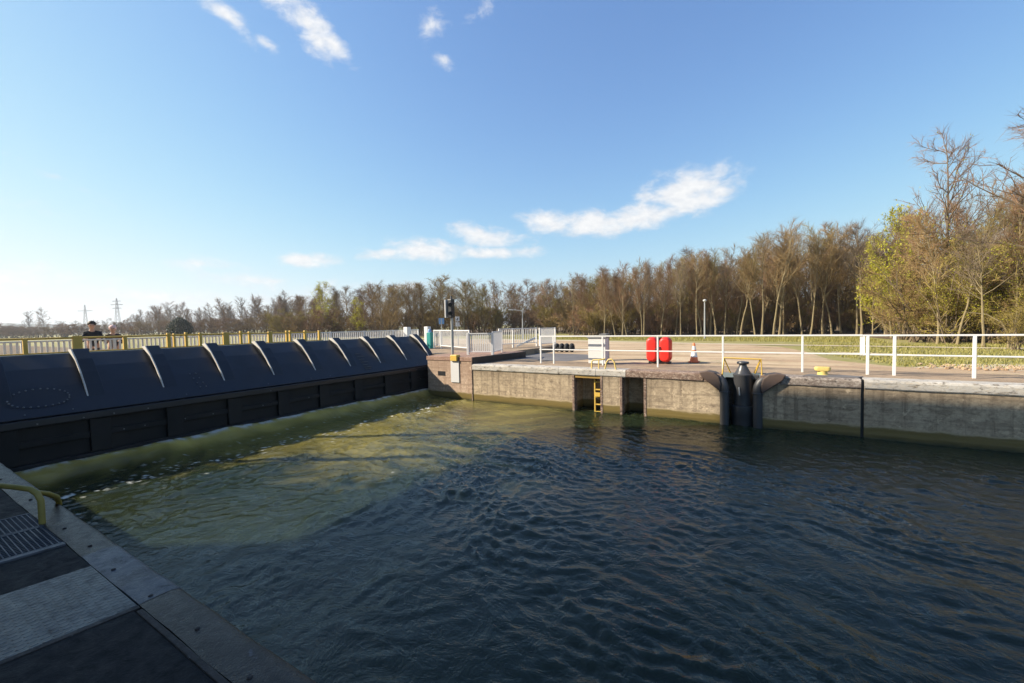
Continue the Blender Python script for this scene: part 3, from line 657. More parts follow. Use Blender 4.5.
for i in range(4):
    p = Vector((-10.25 + .27 * i, 21.4 + .07 * i, 0)); b = MB()
    prf = [(.30 * math.cos(a), .30 * math.sin(a)) for a in np.linspace(0, 2 * math.pi, 20, endpoint=False)]
    n = 14; vs = []
    for k in range(20):
        a = 2 * math.pi * k / 20
        for j in range(n):
            c_ = 2 * math.pi * j / n; rr = .17 + .075 * math.cos(c_)
            vs.append((p.x + .10 * math.sin(c_), p.y + rr * math.cos(a), .245 + rr * math.sin(a)))
    fs = [(k * n + j, k * n + (j + 1) % n, ((k + 1) % 20) * n + (j + 1) % n, ((k + 1) % 20) * n + j) for k in range(20) for j in range(n)]
    b.add(vs, fs)
    solo('tyre', b, 'rubber', 'small black tyre standing in a row on the yard behind the railing', 'tyre', (p.x, p.y, 0), 0, True, 'tyres standing in a row on the far yard')
# posts, lamps and signs in the yard
def lamp(px, d, h, label, arm):
    p = spot(px, d); t = thing('street_lamp', label, 'street lamp', p)
    part('pole', MB().tube([(p.x, p.y, 0), (p.x, p.y, h)], [.085, .05], 10), 'galv', t, 0, True)
    if arm:
        q = p - rt * 1.0
        part('arm', MB().tube([(p.x, p.y, h), (q.x, q.y, h + .12)], .04, 8), 'galv', t, 0, True); part('lamp_head', MB().beam((q.x, q.y, h + .10), (*(q - rt * .5).xy, h + .16), .22, .1), 'lightgrey', t, .03)
    else: part('lamp_head', MB().lathe((p.x, p.y, h), [(.05, 0), (.14, .06), (.14, .16), (.04, .22)], 12), 'lightgrey', t, 0, True)
lamp(523, 45, 3.0, 'small street lamp with a short arm behind the picket fence', True)
lamp(705, 35, 3.1, 'plain white lamp post standing before the wood', False)
p = spot(442, 30)
t = thing('road_sign', 'small blue square sign on a thin post left of the mast', 'sign', p); part('post', MB().tube([(p.x, p.y, -.05), (p.x, p.y, 2.1)], .03, 8), 'galv', t)
q0 = p - rt * .19; q1 = p + rt * .19; part('plate', MB().beam((*q0.xy, 1.92), (*q1.xy, 1.92), .03, .42), 'blue', t, .005)
p = spot(458, 28)
t = thing('road_sign', 'narrow white sign with dark marks right of the mast', 'sign', p); part('post', MB().tube([(p.x, p.y, -.05), (p.x, p.y, 2.1)], .03, 8), 'galv', t)
for z, hh, mt in ((2.02, .30, 'white2'), (1.66, .26, 'white2')):
    q0 = p - rt * .13; q1 = p + rt * .13; part('plate', MB().beam((*q0.xy, z), (*q1.xy, z), .03, hh), mt, t, .005)
q0 = p - rt * .06 - fw * .03; q1 = p + rt * .06 - fw * .03; part('marking', MB().beam((*q0.xy, 1.93), (*q1.xy, 2.1), .012, .05), 'black', t)

# rubble at the right, grass blades
b = MB()
for i in range(500):
    u = random.random(); c = Vector((4.0 + 9 * u + random.gauss(0, .2), 18.1 + random.gauss(0, .42) - .03 * u, 0)); r_ = random.uniform(.015, .06) * (1 if random.random() < .9 else 1.6)
    o = len(b.v); b.ball((c.x, c.y, r_ * .3), r_, 6, (random.uniform(.8, 1.4), random.uniform(.8, 1.3), random.uniform(.5, .8)))
    b.v[o:] = [(x + random.uniform(-.25, .25) * r_, y + random.uniform(-.25, .25) * r_, z + random.uniform(-.2, .2) * r_) for x, y, z in b.v[o:]]
tag(struct('rubble', b, 'yard', 'stuff'), 'scatter of small sandy stones along the yard edge', 'rubble')
def blades(name, n, region, hmin, hmax, lab):
    vs = []; fs = []
    for i in range(n):
        p = region(); h = random.uniform(hmin, hmax); a = random.uniform(0, math.pi); w = random.uniform(.012, .03); l = random.uniform(-.06, .06); k = random.uniform(-.06, .06)
        o = len(vs); vs += [(p[0] - w * math.cos(a), p[1] - w * math.sin(a), -.03), (p[0] + w * math.cos(a), p[1] + w * math.sin(a), -.03), (p[0] + l, p[1] + k, h)]; fs.append((o, o + 1, o + 2))
    tag(struct(name, MB().add(vs, fs), 'blade', 'stuff'), lab, 'grass')
# air: the far bank fades
hz = NT('haze_air'); hz.t.nodes.remove(hz.p); pv = hz.n("ShaderNodeVolumePrincipled"); pv.inputs["Color"].default_value = (.86, .92, 1, 1); pv.inputs["Density"].default_value = .00035; pv.inputs["Anisotropy"].default_value = .25; hz.l(pv.outputs[0], hz.out.inputs[1]); M['haze'] = hz.m
struct('haze', MB().box(-G - 50, G + 50, -G - 50, G + 50, -6, 85), 'haze', 'stuff')
def reg_right():
    while True:
        x = random.uniform(1.6, 14); y = random.uniform(18, 33)
        if y > 18 + (0 if x > 3.6 else (3.6 - x) * 3) and not (abs(y - 24 + (x - 2.5) * .22) < .5) and not (abs(y - 30.4 + x * .17) < .6): return x, y
blades('grass', 13000, reg_right, .02, .10, 'short rough grass on the patch right of the yard')
def reg_strip():
    x = random.uniform(-30, 6); y = 34.6 - .2 * x + random.uniform(.4, 9.5); return x, y
blades('grass', 22000, reg_strip, .04, .2, 'strip of rough grass in front of the wood')

# ------------------------------------------------------------------ near quay (in shade)
nq = thing('quay_wall', 'dark near quay with steel edge seen at the lower left', 'quay', (-4, 1, 0))
E0, E1 = .90, 1.12
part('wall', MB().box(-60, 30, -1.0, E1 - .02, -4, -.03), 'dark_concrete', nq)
def edge(x0, x1, mat, y0=E0):
    n = max(2, int((x1 - x0) / .2)); vs = []
    pf = [(y0, -.02), (y0, .001), (y0 + .03, .004), (E1 - .07, .004), (E1 - .03, -.004), (E1 - .008, -.025), (E1, -.06), (E1, -.4)]
    for i in range(n + 1):
        x = x0 + (x1 - x0) * i / n; j = random.uniform(-1, 1) * .003
        vs += [(x, y + j, z + j * .7) for y, z in pf]
    k = len(pf)
    part('edge_steel', MB().add(vs, [(i * k + a, i * k + a + 1, (i + 1) * k + a + 1, (i + 1) * k + a) for i in range(n) for a in range(k - 1)]), mat, nq, 0, True)
edge(-60, -4.215, 'edge_steel'); edge(-4.21, -3.16, 'edge_light', E0 + .0); edge(-3.155, 30, 'edge_steel')
def skew(x0, x1, y0, y1, z, dz=0, k=.12):   # joints run very slightly askew to the edge
    mb = MB()
    n = 1
    return mb.slab([(x0 - k * (E0 - y0), y0), (x1 - k * (E0 - y0), y0), (x1 - k * (E0 - y1), y1), (x0 - k * (E0 - y1), y1)], z - .05, z)
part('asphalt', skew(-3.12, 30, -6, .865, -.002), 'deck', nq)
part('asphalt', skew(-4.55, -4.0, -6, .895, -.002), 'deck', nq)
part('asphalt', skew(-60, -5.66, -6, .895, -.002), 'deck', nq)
part('joint_strip', MB().box(-3.10, 30, .867, .897, -.06, .004), 'joint', nq, .004)
part('joint_strip', skew(-3.16, -3.125, -6, .895, .003), 'joint', nq, .003)
cp_ = solo('cover_plate', skew(-3.995, -3.165, -6, .895, .0), 'checker', 'worn checker plate strip crossing the near quay', 'cover plate', (-3.6, 0, 0), .003)
for i, x in enumerate(np.arange(-9.0, -1.0, .58)):
    part('fixing', MB().lathe((x, .955 + .012 * (i % 3), .004), [(.013, 0), (.013, .004), (.007, .008)], 10), 'joint', nq)
part('frame_bar', skew(-4.60, -4.555, -6, .895, .012), 'edge_light', nq, .004)
def grating(label, x0, x1, mat='galv'):
    t = thing('grating', label, 'grating', ((x0 + x1) / 2, .3, 0)); k = .12
    q = MB(); 
    for i in range(int((.90 + 1.2) / .03)):
        y = -1.2 + i * .03; sh = -k * (E0 - y); q.box(x0 + sh + .02, x1 + sh - .02, y, y + .007, -.03, .006)
    part('bars', q, mat, t)
    q = MB()
    for f in np.linspace(0, 1, 14): xx = x0 + .02 + (x1 - x0 - .04) * f; q.add(*[(lambda s: (s.v, s.f))(skew(xx - .004, xx + .004, -1.2, .895, .004))][0])
    part('cross_bars', q, mat, t)
    part('frame', MB().add(*(lambda s: (s.v, s.f))(skew(x0, x0 + .018, -1.2, .895, .008))).add(*(lambda s: (s.v, s.f))(skew(x1 - .018, x1, -1.2, .895, .008))), mat, t)
M['grate'] = paint('blue_grey_grating', (.03, .038, .058), .5, (.02, .018, .018), .6, .2)
grating('blue grey steel grating beside the yellow handle, nearer one', -5.17, -4.61, 'grate'); grating('blue grey steel grating behind the yellow handle foot, farther one', -5.65, -5.18, 'grate')
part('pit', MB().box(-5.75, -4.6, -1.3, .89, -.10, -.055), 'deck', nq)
hd2 = thing('grab_rail', 'yellow bent tube grab rail on the near quay edge', 'handle', (-5.3, .9, 0))
part('tube', MB().tube([(-5.25, .90, -.01), (-5.25, .90, .20), (-5.27, .885, .26), (-5.32, .86, .295), (-5.45, .80, .31), (-5.75, .70, .31), (-6.1, .62, .31), (-6.6, .5, .31), (-6.72, .46, .28), (-6.75, .45, .2), (-6.75, .45, -.01)], .022, 12), 'handle', hd2, 0, True)
part('leg', MB().tube([(-5.29, .875, .27), (-5.42, .97, .20), (-5.60, 1.06, .10), (-5.76, 1.10, .01), (-5.80, 1.11, -.03)], .021, 12), 'handle', hd2, 0, True)

# ------------------------------------------------------------------ unseen house added on the near quay, shaped to throw the shade
ch = thing('shade_house', 'added unseen house that throws the shade, its upper storey on slim columns', 'building', (-10, -4, 0))
part('wall', MB().box(-13.3, -5, -9, -1.2, -.03, 11.999), 'brick', ch)
part('shade_storey', MB().box(-24.0, -5, -8, -.1, 12.0, 16.3), 'brick', ch)
part('roof', MB().box(-24.05, -4.9, -8.1, 0.0, 16.301, 16.5), 'roofing', ch)
for x in (-23.7, -19.8):
    for y in (-7.6, -.5): part('column', MB().tube([(x, y, -.03), (x, y, 11.999)], .11, 12), 'galv', ch, 0, True)
for z in (12.6, 14.5):
    for x in np.arange(-23.6, -6, 2.0): part('window', MB().box(x, x + 1.5, -.099, -.06, z, z + 1.6), 'window', ch)
for z in (1, 4, 7):
    for x in np.arange(-12.9, -6, 2.2): part('window', MB().box(x, x + 1.4, -1.199, -1.16, z, z + 1.5), 'window', ch)

# ------------------------------------------------------------------ pylons
def pylon(px, d, h, label, arms):
    p = spot(px, d); t = thing('pylon', label, 'pylon', p); w = h * .07; b = MB()
    for sx in (-1, 1):
        for sy in (-1, 1): b.beam((p.x + sx * w, p.y + sy * w, 0), (p.x + sx * .4, p.y + sy * .4, h), .5, .5)
    for k in range(9):
        z0, z1 = h * k / 9, h * (k + 1) / 9; w0 = w + (.4 - w) * k / 9; w1 = w + (.4 - w) * (k + 1) / 9
        for s in (-1, 1):
            a, c = p + rt * w0 * s, p - rt * w1 * s; b.beam((a.x, a.y, z0), (c.x, c.y, z1), .25, .25)
    part('tower', b, 'grey', t); 
    for z, l in arms:
        a, c = p + rt * l, p - rt * l; part('arm', MB().beam((a.x, a.y, h * z), (c.x, c.y, h * z), .7, .9), 'grey', t)
pylon(87, 760, 52, 'far pylon with one wide cross arm, left of the two', ((.80, 13),))
pylon(119, 640, 53, 'far pylon with three short cross arms, right of the two', ((.72, 6.5), (.82, 9), (.92, 6)))

# ------------------------------------------------------------------ trees
def vtube(vs, fs, pts, rad, n):
    prev = None; o = len(vs)
    for i, p in enumerate(pts):
        d = (pts[min(i + 1, len(pts) - 1)] - pts[max(i - 1, 0)]).normalized()
        if prev is None: s = d.cross(Vector((.3, .9, .1))).normalized()
        else: s = (prev - d * prev.dot(d)).normalized()
        prev = s; u = d.cross(s)
        for k in range(n):
            a = 2 * math.pi * k / n; vs.append(tuple(p + (s * math.cos(a) + u * math.sin(a)) * rad[i]))
    for i in range(len(pts) - 1):
        for k in range(n): fs.append((o + i * n + k, o + i * n + (k + 1) % n, o + (i + 1) * n + (k + 1) % n, o + (i + 1) * n + k))
def path(rg, p, d, L, n, wob, lift):
    pts = [p]; d = d.normalized()
    for i in range(n):
        d = (d + Vector((rg.gauss(0, wob), rg.gauss(0, wob), rg.gauss(0, wob) + lift))).normalized(); p = p + d * (L / n); pts.append(p)
    return pts
def at_(pts, f):
    k = f * (len(pts) - 1); i = min(int(k), len(pts) - 2); return pts[i].lerp(pts[i + 1], k - i), (pts[i + 1] - pts[i]).normalized()
def tilt(rg, d, ang):
    a = rg.uniform(0, 2 * math.pi); s = d.cross(Vector((.4, .5, .77))).normalized(); u = d.cross(s)
    return (d * math.cos(ang) + (s * math.cos(a) + u * math.sin(a)) * math.sin(ang)).normalized()
def grow(seed, H, clear=.3, limbs=22, subs=8, twigs=7, spread=35, lr=.32, r0=.11, stems=1, lift=.10, twl=.55, leaf=0, leafsize=.05, lowleaf=1., twr=.009, wob=.09, subr=.02):
    rg = random.Random(seed); tv, tf, cv, cfs, lv, lf = [], [], [], [], [], []
    for st in range(stems):
        if stems == 1: base = Vector((0, 0, -.05)); d = Vector((rg.gauss(0, .03), rg.gauss(0, .03), 1)); HH = H
        else: base = Vector((rg.gauss(0, .18 * H / 4), rg.gauss(0, .18 * H / 4), -.05)); a = rg.uniform(0, 6.28); q = rg.uniform(.05, .55); d = Vector((math.cos(a) * q, math.sin(a) * q, 1)); HH = H * rg.uniform(.6, 1.0)
        tp = path(rg, base, d, HH, 9, .045 if stems == 1 else .09, .06)
        rr = [r0 * (1 - .93 * (i / 9) ** .8) + .006 for i in range(10)]; rr[0] *= 1.25
        vtube(tv, tf, tp, rr, 7 if stems == 1 else 5)
        nl = max(3, limbs // stems)
        for i in range(nl):
            f = clear + (1 - clear) * ((i + rg.random()) / nl) * .97
            p, d0 = at_(tp, f); L = HH * lr * (1.15 - .75 * ((f - clear) / (1 - clear))) * rg.uniform(.65, 1.2)
            dd = tilt(rg, d0, R(spread) * rg.uniform(.7, 1.35))
            lp = path(rg, p, dd, L, 5, wob, lift); rl = r0 * .42 * (1 - .6 * f)
            vtube(tv, tf, lp, [rl * (1 - .85 * k / 5) + .004 for k in range(6)], 4)
            for j in range(subs):
                g = .18 + .82 * (j + rg.random()) / subs; p2, d2 = at_(lp, min(.99, g)); L2 = L * .42 * rg.uniform(.5, 1.2) * (1.2 - .5 * g) + .12
                sp = path(rg, p2, tilt(rg, d2, R(38) * rg.uniform(.6, 1.4)), L2, 3, wob * 1.2, lift * .8)
                vtube(cv, cfs, sp, [subr * (1 - g * .4), subr * .75, subr * .5, subr * .25], 3)
                for k in range(twigs):
                    h = .15 + .85 * (k + rg.random()) / twigs; p3, d3 = at_(sp, min(.99, h)); d3 = tilt(rg, d3, R(36) * rg.uniform(.5, 1.5)); d3.z += lift * 1.2; d3.normalize()
                    L3 = twl * rg.uniform(.4, 1.2); e = p3 + d3 * L3; o = len(cv); s = d3.cross(Vector((.2, .3, .9))).normalized(); u = d3.cross(s)
                    for a in (0, 2.09, 4.19): cv.append(tuple(p3 + (s * math.cos(a) + u * math.sin(a)) * twr))
                    cv.append(tuple(e)); cfs += [(o, o + 1, o + 3), (o + 1, o + 2, o + 3), (o + 2, o, o + 3)]
                    if leaf and rg.random() < leaf * (lowleaf if p3.z > .62 * H else 1):
                        for _ in range(2 if leaf < 1.5 else 3):
                            c = p3.lerp(e, rg.uniform(.2, 1)) + Vector((rg.gauss(0, .05), rg.gauss(0, .05), rg.gauss(0, .05)))
                            n1 = Vector((rg.gauss(0, 1), rg.gauss(0, 1), rg.gauss(0, 1))).normalized(); n2 = n1.cross(Vector((rg.gauss(0, 1), rg.gauss(0, 1), .5))).normalized(); z_ = leafsize * rg.uniform(.5, 1.2)
                            o = len(lv); lv += [tuple(c + n1 * z_), tuple(c + n2 * z_ * .6), tuple(c - n1 * z_), tuple(c - n2 * z_ * .6)]; lf.append((o, o + 1, o + 2, o + 3))
    return (tv, tf), (cv, cfs), (lv, lf)
PROTO = {}
def fastmesh(name, vf, mat):
    me = bpy.data.meshes.new(name); me.from_pydata(vf[0], [], vf[1]); me.update(); me.materials.append(M[mat]); return me
def proto(key, kind, barkm, twigm, leafmat=None, **kw):
    t, c, l = grow(**kw); PROTO[key] = (kind, fastmesh('trunk', t, barkm), fastmesh('crown', c, twigm), fastmesh('leaves', l, leafmat) if leafmat and l[0] else None, kw['H'])
def plant(key, p, h, label, cat, group=None, wide=1.0, rz=None, name=None):
    kind, tm, cm, lm, H = PROTO[key]; s = h / H
    o = thing(name or kind, label, cat, (p[0], p[1], -.02), group)
    o.scale = (s * wide, s * wide, s); o.rotation_euler = (0, 0, random.uniform(0, 6.28) if rz is None else rz)
    for nm, me in (('trunk', tm), ('crown', cm), ('leaves', lm)):
        if me: q = bpy.data.objects.new(nm, me); COL.objects.link(q); q.parent = o
    return o
for i in range(8): proto(('pole', i), 'bare_tree', 'bark', ['twig', 'twig_grey', 'twig_red', 'twig', 'twig_olive', 'twig_red', 'twig', 'twig_red'][i], None, seed=20 + i, H=10, clear=[.34, .42, .28, .22, .36, .3, .46, .2][i], limbs=[24, 26, 30, 24, 22, 28, 20, 30][i], subs=8, twigs=9, spread=[30, 38, 24, 34, 28, 22, 42, 30][i], lr=[.27, .30, .25, .3, .28, .24, .33, .26][i], r0=.085, lift=[.10, .08, .15, .09, .12, .17, .07, .12][i], twl=.62, twr=.0065, subr=.013, wob=.11)
for i in range(6): proto(('bushy', i), 'young_tree', 'bark_dark', ['twig', 'twig_olive', 'twig', 'twig_red', 'twig_red', 'twig'][i], 'bud2' if i in (1, 5) else None, seed=40 + i, H=8, clear=.06, limbs=36, subs=8, twigs=10, spread=[44, 36, 30, 46, 34, 40][i], lr=.31, r0=.075, lift=.075, twl=.6, leaf=.4, leafsize=.04, twr=.007, subr=.014, wob=.11)
for i in range(3): proto(('shrub', i), 'shrub', 'bark_dark', ['twig', 'twig_red', 'twig_olive'][i], 'bud2' if i == 2 else None, seed=60 + i, H=4, clear=.12, limbs=40, subs=6, twigs=7, spread=38, lr=.36, r0=.035, stems=9, lift=.08, twl=.5, leaf=.5, leafsize=.035, twr=.010)
for i in range(3): proto(('leafing', i), 'leafing_tree', 'bark', 'twig_olive', 'bud', seed=70 + i, H=8, clear=.06, limbs=34, subs=7, twigs=6, spread=38, lr=.29, r0=.07, lift=.09, twl=.55, leaf=1.6, leafsize=.075, lowleaf=.3, twr=.007, subr=.013)
for i in range(2): proto(('big', i), 'bare_tree', 'bark_dark', 'twig_red', 'bud' if i == 0 else None, seed=83 + i * 2, H=11.5, clear=.2, limbs=30, subs=10, twigs=8, spread=50, lr=.33, r0=.15, lift=.06, twl=.6, leaf=.3, leafsize=.05, lowleaf=.1, wob=.15, twr=.008)
for i in range(3): proto(('far', i), 'bare_tree', 'bark_grey', ['twig_grey', 'twig_grey', 'twig_red'][i], None, seed=90 + i, H=11, clear=.2, limbs=26, subs=8, twigs=6, spread=[36, 44, 32][i], lr=.32, r0=.14, lift=[.10, .07, .12][i], twl=.8, wob=.13, twr=.016, subr=.028)
for i in range(2): proto(('thicket', i), 'shrub', 'bark_dark', 'twig' if i == 0 else 'twig_olive', ['bud2','bud'][i], seed=110 + i, H=5.5, clear=.05, limbs=64, subs=8, twigs=8, spread=46, lr=.34, r0=.04, stems=11, lift=.05, twl=.5, leaf=[.28, .6][i], leafsize=.034, twr=.0075, wob=.15)

def in_row(px0, px1, d0, d1, step, fn, jd=2.0):
    px = px0
    while px < px1:
        f = (px - px0) / (px1 - px0); d = d0 + (d1 - d0) * f + random.uniform(-jd, jd); fn(px + random.uniform(-.3, .3) * step, d, f); px += step * random.uniform(.45, 1.55)
def hline(px):   # horizon height in pixels there
    return 324.2 - .0211 * (px - 512)
def topheight(px, ypx, d): return EYE + (hline(px) - ypx) / F_PX * d
LB = 'slender bare tree with pale trunk in the front row of the wood'
def f_pole(px, d, f):
    plant(('pole', random.randrange(8)), spot(px, d), (6.9 + (px - 606) / 262 * 4.0) * random.uniform(.84, 1.06), LB, 'tree', 'bare trees in the front row of the wood', random.uniform(.95, 1.3))
in_row(606, 868, 47, 39, 10.5, f_pole, 1.5)
LB2 = 'bare brown tree deep in the wood behind the front row'
def f_mid(px, d, f):
    k = ('pole', random.randrange(8)) if random.random() < .35 else ('bushy', random.randrange(6))
    plant(k, spot(px, d), (7.2 + max(0, px - 606) / 262 * 4.4) * d / 50 * random.uniform(.85, 1.03) * (1.02 if k[0] == 'pole' else .86), LB2, 'tree', 'bare trees deep in the wood', random.uniform(1.1, 1.5))
in_row(575, 880, 55, 46, 10, f_mid, 2.5); in_row(550, 900, 66, 55, 9, f_mid, 3); in_row(600, 900, 50, 43, 11, f_mid, 2)
LS = 'brown leafless shrub under the trees at the edge of the wood'
def f_sh(px, d, f): plant(('shrub', random.randrange(3)), spot(px, d), random.uniform(2.2, 3.4) + max(0, (d - 47)) * .17, LS, 'shrub', 'leafless shrubs under the wood', random.uniform(1.2, 1.7))
in_row(575, 875, 50, 42, 13, f_sh, 1.2); in_row(570, 880, 56, 47, 13, f_sh, 1.5); in_row(550, 900, 66, 58, 12, f_sh, 2)
# middle wood, farther away
LM = 'bare brown tree in the farther wood behind the picket fence'
def f_far(px, d, f):
    k = random.random(); key = ('bushy', random.randrange(6)) if k < .55 else ('pole', random.randrange(8))
    plant(key, spot(px, d), random.uniform(7.4, 9.6) * (.92 if key[0] == 'bushy' else 1.0), LM, 'tree', 'bare trees of the farther wood', random.uniform(1.2, 1.7))
in_row(385, 600, 64, 84, 9.5, f_far, 3); in_row(300, 400, 88, 68, 9, f_far, 3); in_row(390, 590, 76, 92, 9, f_far, 3); in_row(300, 400, 98, 80, 10, f_far, 3)
LM2 = 'low brown shrub along the foot of the farther wood'
def f_sh2(px, d, f): plant(('shrub', random.randrange(3)), spot(px, d), random.uniform(4.0, 6.0), LM2, 'shrub', 'shrubs along the farther wood', random.uniform(1.2, 1.7))
in_row(280, 600, 78, 76, 10, f_sh2, 4); in_row(290, 600, 86, 84, 12, f_sh2, 4)
plant(('leafing', 0), spot(324, 78), 9.4, 'yellow green budding tree rising from the left end of the farther wood', 'tree', None, 1.15)
plant(('leafing', 1), spot(360, 72), 6.2, 'low olive budding tree left of the signal mast', 'tree', None, 1.5)
# far treeline on the left
LF = 'grey bare tree in the distant line behind the footbridge'
def f_line(px, d, f): plant(('far', random.randrange(3)), spot(px, d), random.uniform(8, 12.5), LF, 'tree', 'grey trees of the distant line', random.uniform(1.05, 1.4))
in_row(135, 310, 190, 118, 6, f_line, 8); in_row(130, 310, 215, 140, 6.5, f_line, 8)
def f_line2(px, d, f): plant(('far', random.randrange(3)), spot(px, d), random.uniform(4.5, 8), 'low grey tree in the distant line at the far left', 'tree', 'low grey trees at the far left', random.uniform(1.6, 2.3))
in_row(-40, 150, 235, 215, 8, f_line2, 8)
LM3 = 'grey brown shrub at the foot of the distant tree line'
def f_sh3(px, d, f): plant(('shrub', random.randrange(2)), spot(px, d), random.uniform(4.5, 6.8), LM3, 'shrub', 'shrubs at the foot of the distant line', random.uniform(1.7, 2.6))
in_row(-40, 300, 205, 112, 7.5, f_sh3, 5)
for px, h, w, lab in ((30, 11.5, 1.1, 'wide bare tree standing alone left of the pylons'), (46, 12.3, 1.1, 'taller bare tree joined with the lone tree left of the pylons')):
    plant(('far', 0 if px == 30 else 1), spot(px, 195), h, lab, 'tree', None, w)
# round dark evergreen in the distance
rg = random.Random(5); v_, f_ = [], []
for i in range(5200):
    a, b_, r_ = rg.uniform(0, 6.283), rg.uniform(-.6, 1.57), rg.uniform(.55, 1) ** .5
    lump = 1 + .16 * math.sin(3 * a + 1) * math.cos(2 * b_) + .1 * math.sin(7 * a) 
    c = Vector((2.6 * r_ * lump * math.cos(a) * math.cos(b_), 2.6 * r_ * lump * math.sin(a) * math.cos(b_), 2.3 + 2.7 * r_ * lump * math.sin(b_)))
    n1 = Vector((rg.gauss(0, 1), rg.gauss(0, 1), rg.gauss(0, 1))).normalized() * rg.uniform(.1, .28); n2 = n1.cross(Vector((rg.gauss(0, 1), rg.gauss(0, 1), 1))).normalized() * .1
    o = len(v_); v_ += [tuple(c + n1), tuple(c + n2), tuple(c - n1), tuple(c - n2)]; f_.append((o, o + 1, o + 2, o + 3))
tv = [], []
vtube(tv[0], tv[1], [Vector((0, 0, -.1)), Vector((0.1, 0, 1.5)), Vector((0, .1, 3.4))], [.25, .18, .06], 7)
PROTO['ever'] = ('evergreen_tree', fastmesh('trunk', tv, 'bark_dark'), fastmesh('crown', (v_, f_), 'evergreen'), None, 5.0)
plant('ever', spot(181, 105), 4.6, 'small round dark evergreen before the distant tree line', 'tree')
# right side: leafing trees, big bare trees, thickets
plant(('leafing', 2), spot(892, 31), 9.0, 'yellow green budding tree at the left end of the right thicket', 'tree', None, .8)
plant(('leafing', 1), spot(915, 33), 9.0, 'thin budding tree between the yellow green tree and the big bare tree', 'tree', None, .8)
plant(('leafing', 0), spot(873, 35), 7.6, 'smaller yellow green tree beside the pale trunks of the wood', 'tree', None, .7)
plant(('big', 0), spot(948, 25.5), 12.0, 'tall bare tree with spreading limbs rising over the right thicket', 'tree', None, .82, 1.2)
plant(('big', 1), spot(1062, 19), 12.4, 'big bare tree at the right edge reaching in with its limbs', 'tree', None, 1.05, .4)
for i, (px, d, h, k) in enumerate(((925, 26, 5.4, 0), (948, 24, 4.7, 1), (975, 25, 6.1, 0), (1002, 23, 5.6, 1), (1030, 22, 5.3, 0), (1060, 20, 5.0, 1), (905, 29, 4.6, 1), (960, 30, 6.6, 0), (1000, 29, 7.0, 0), (1040, 27, 7.2, 1), (1080, 24, 6.4, 0), (890, 33, 4.6, 0), (925, 34, 6.2, 0), (980, 34, 7.4, 1), (1030, 33, 8.0, 0))):
    plant(('thicket', k), spot(px, d), h * 1.18, 'dense brown thicket shrub behind the railing at the right', 'shrub', 'thicket shrubs at the right', random.uniform(.9, 1.15))
LT = 'bare tree with fine upright twigs standing in the right thicket'
for px, d, h in ((905, 36, 10.2), (930, 33, 9.2), (962, 31, 9.6), (985, 33, 10.4), (1010, 30, 9.8), (1035, 28, 10.2), (1060, 30, 11), (886, 38, 9.8), (918, 27, 7.6), (938, 24, 7.0), (958, 23, 6.4), (972, 26, 8.2), (996, 24, 7.8), (1015, 22, 7.2), (1032, 24, 8.6), (902, 31, 8.4), (984, 21, 5.6)):
    plant(('pole', random.randrange(8)), spot(px, d), h, LT, 'tree', 'bare trees inside the right thicket', random.uniform(1.0, 1.3))
plant(('shrub', 2), spot(1018, 18.6), 1.9, 'low green leaved bush at the rubble near the right edge', 'shrub', None, 1.3)
# light forked sapling
b = MB(); p = spot(1009, 19.5)
b.tube([(p.x, p.y, -.05), (p.x + .02, p.y, .45), (p.x, p.y, .7)], [.05, .045, .04], 8); b.tube([(p.x, p.y, .66), (p.x - .22, p.y, 1.2), (p.x - .7, p.y + .1, 1.6), (p.x - 1.5, p.y + .2, 1.75)], [.035, .03, .022, .01], 7); b.tube([(p.x, p.y, .66), (p.x + .2, p.y, 1.1), (p.x + .25, p.y, 1.7)], [.03, .025, .01], 7); b.tube([(p.x + .2, p.y, 1.1), (p.x + .02, p.y, 1.6)], [.02, .008], 6)
solo('sapling', b, 'bark', 'pale forked sapling stem by the rubble at the right', 'sapling', (p.x, p.y, 0), 0, True)

# ------------------------------------------------------------------ people on the footbridge
def skinned(name, joints, edges, mat, parent, root=0, sub=2):
    off = origin(parent); me = bpy.data.meshes.new(name)
    me.from_pydata([tuple(Vector(j[0]) - off) for j in joints], edges, []); me.update()
    o = bpy.data.objects.new(name + '_cage', me); COL.objects.link(o)
    mo = o.modifiers.new('skin', 'SKIN'); me.skin_vertices or me.attributes
    if not me.skin_vertices: 
        bpy.context.view_layer.objects.active = o; o.select_set(True); bpy.ops.mesh.customdata_skin_add()
    for i, j in enumerate(joints):
        r_ = j[1] if isinstance(j[1], tuple) else (j[1], j[1]); me.skin_vertices[0].data[i].radius = r_
    me.skin_vertices[0].data[root].use_root = True
    o.modifiers.new('sub', 'SUBSURF').levels = sub; o.modifiers['sub'].render_levels = sub
    dg = bpy.context.evaluated_depsgraph_get(); ev = o.evaluated_get(dg); nm = bpy.data.meshes.new_from_object(ev)
    bpy.data.objects.remove(o); nm.name = name; nm.materials.clear(); nm.materials.append(M[mat]); nm.shade_smooth()
    q = bpy.data.objects.new(name, nm); COL.objects.link(q); q.parent = parent; return q
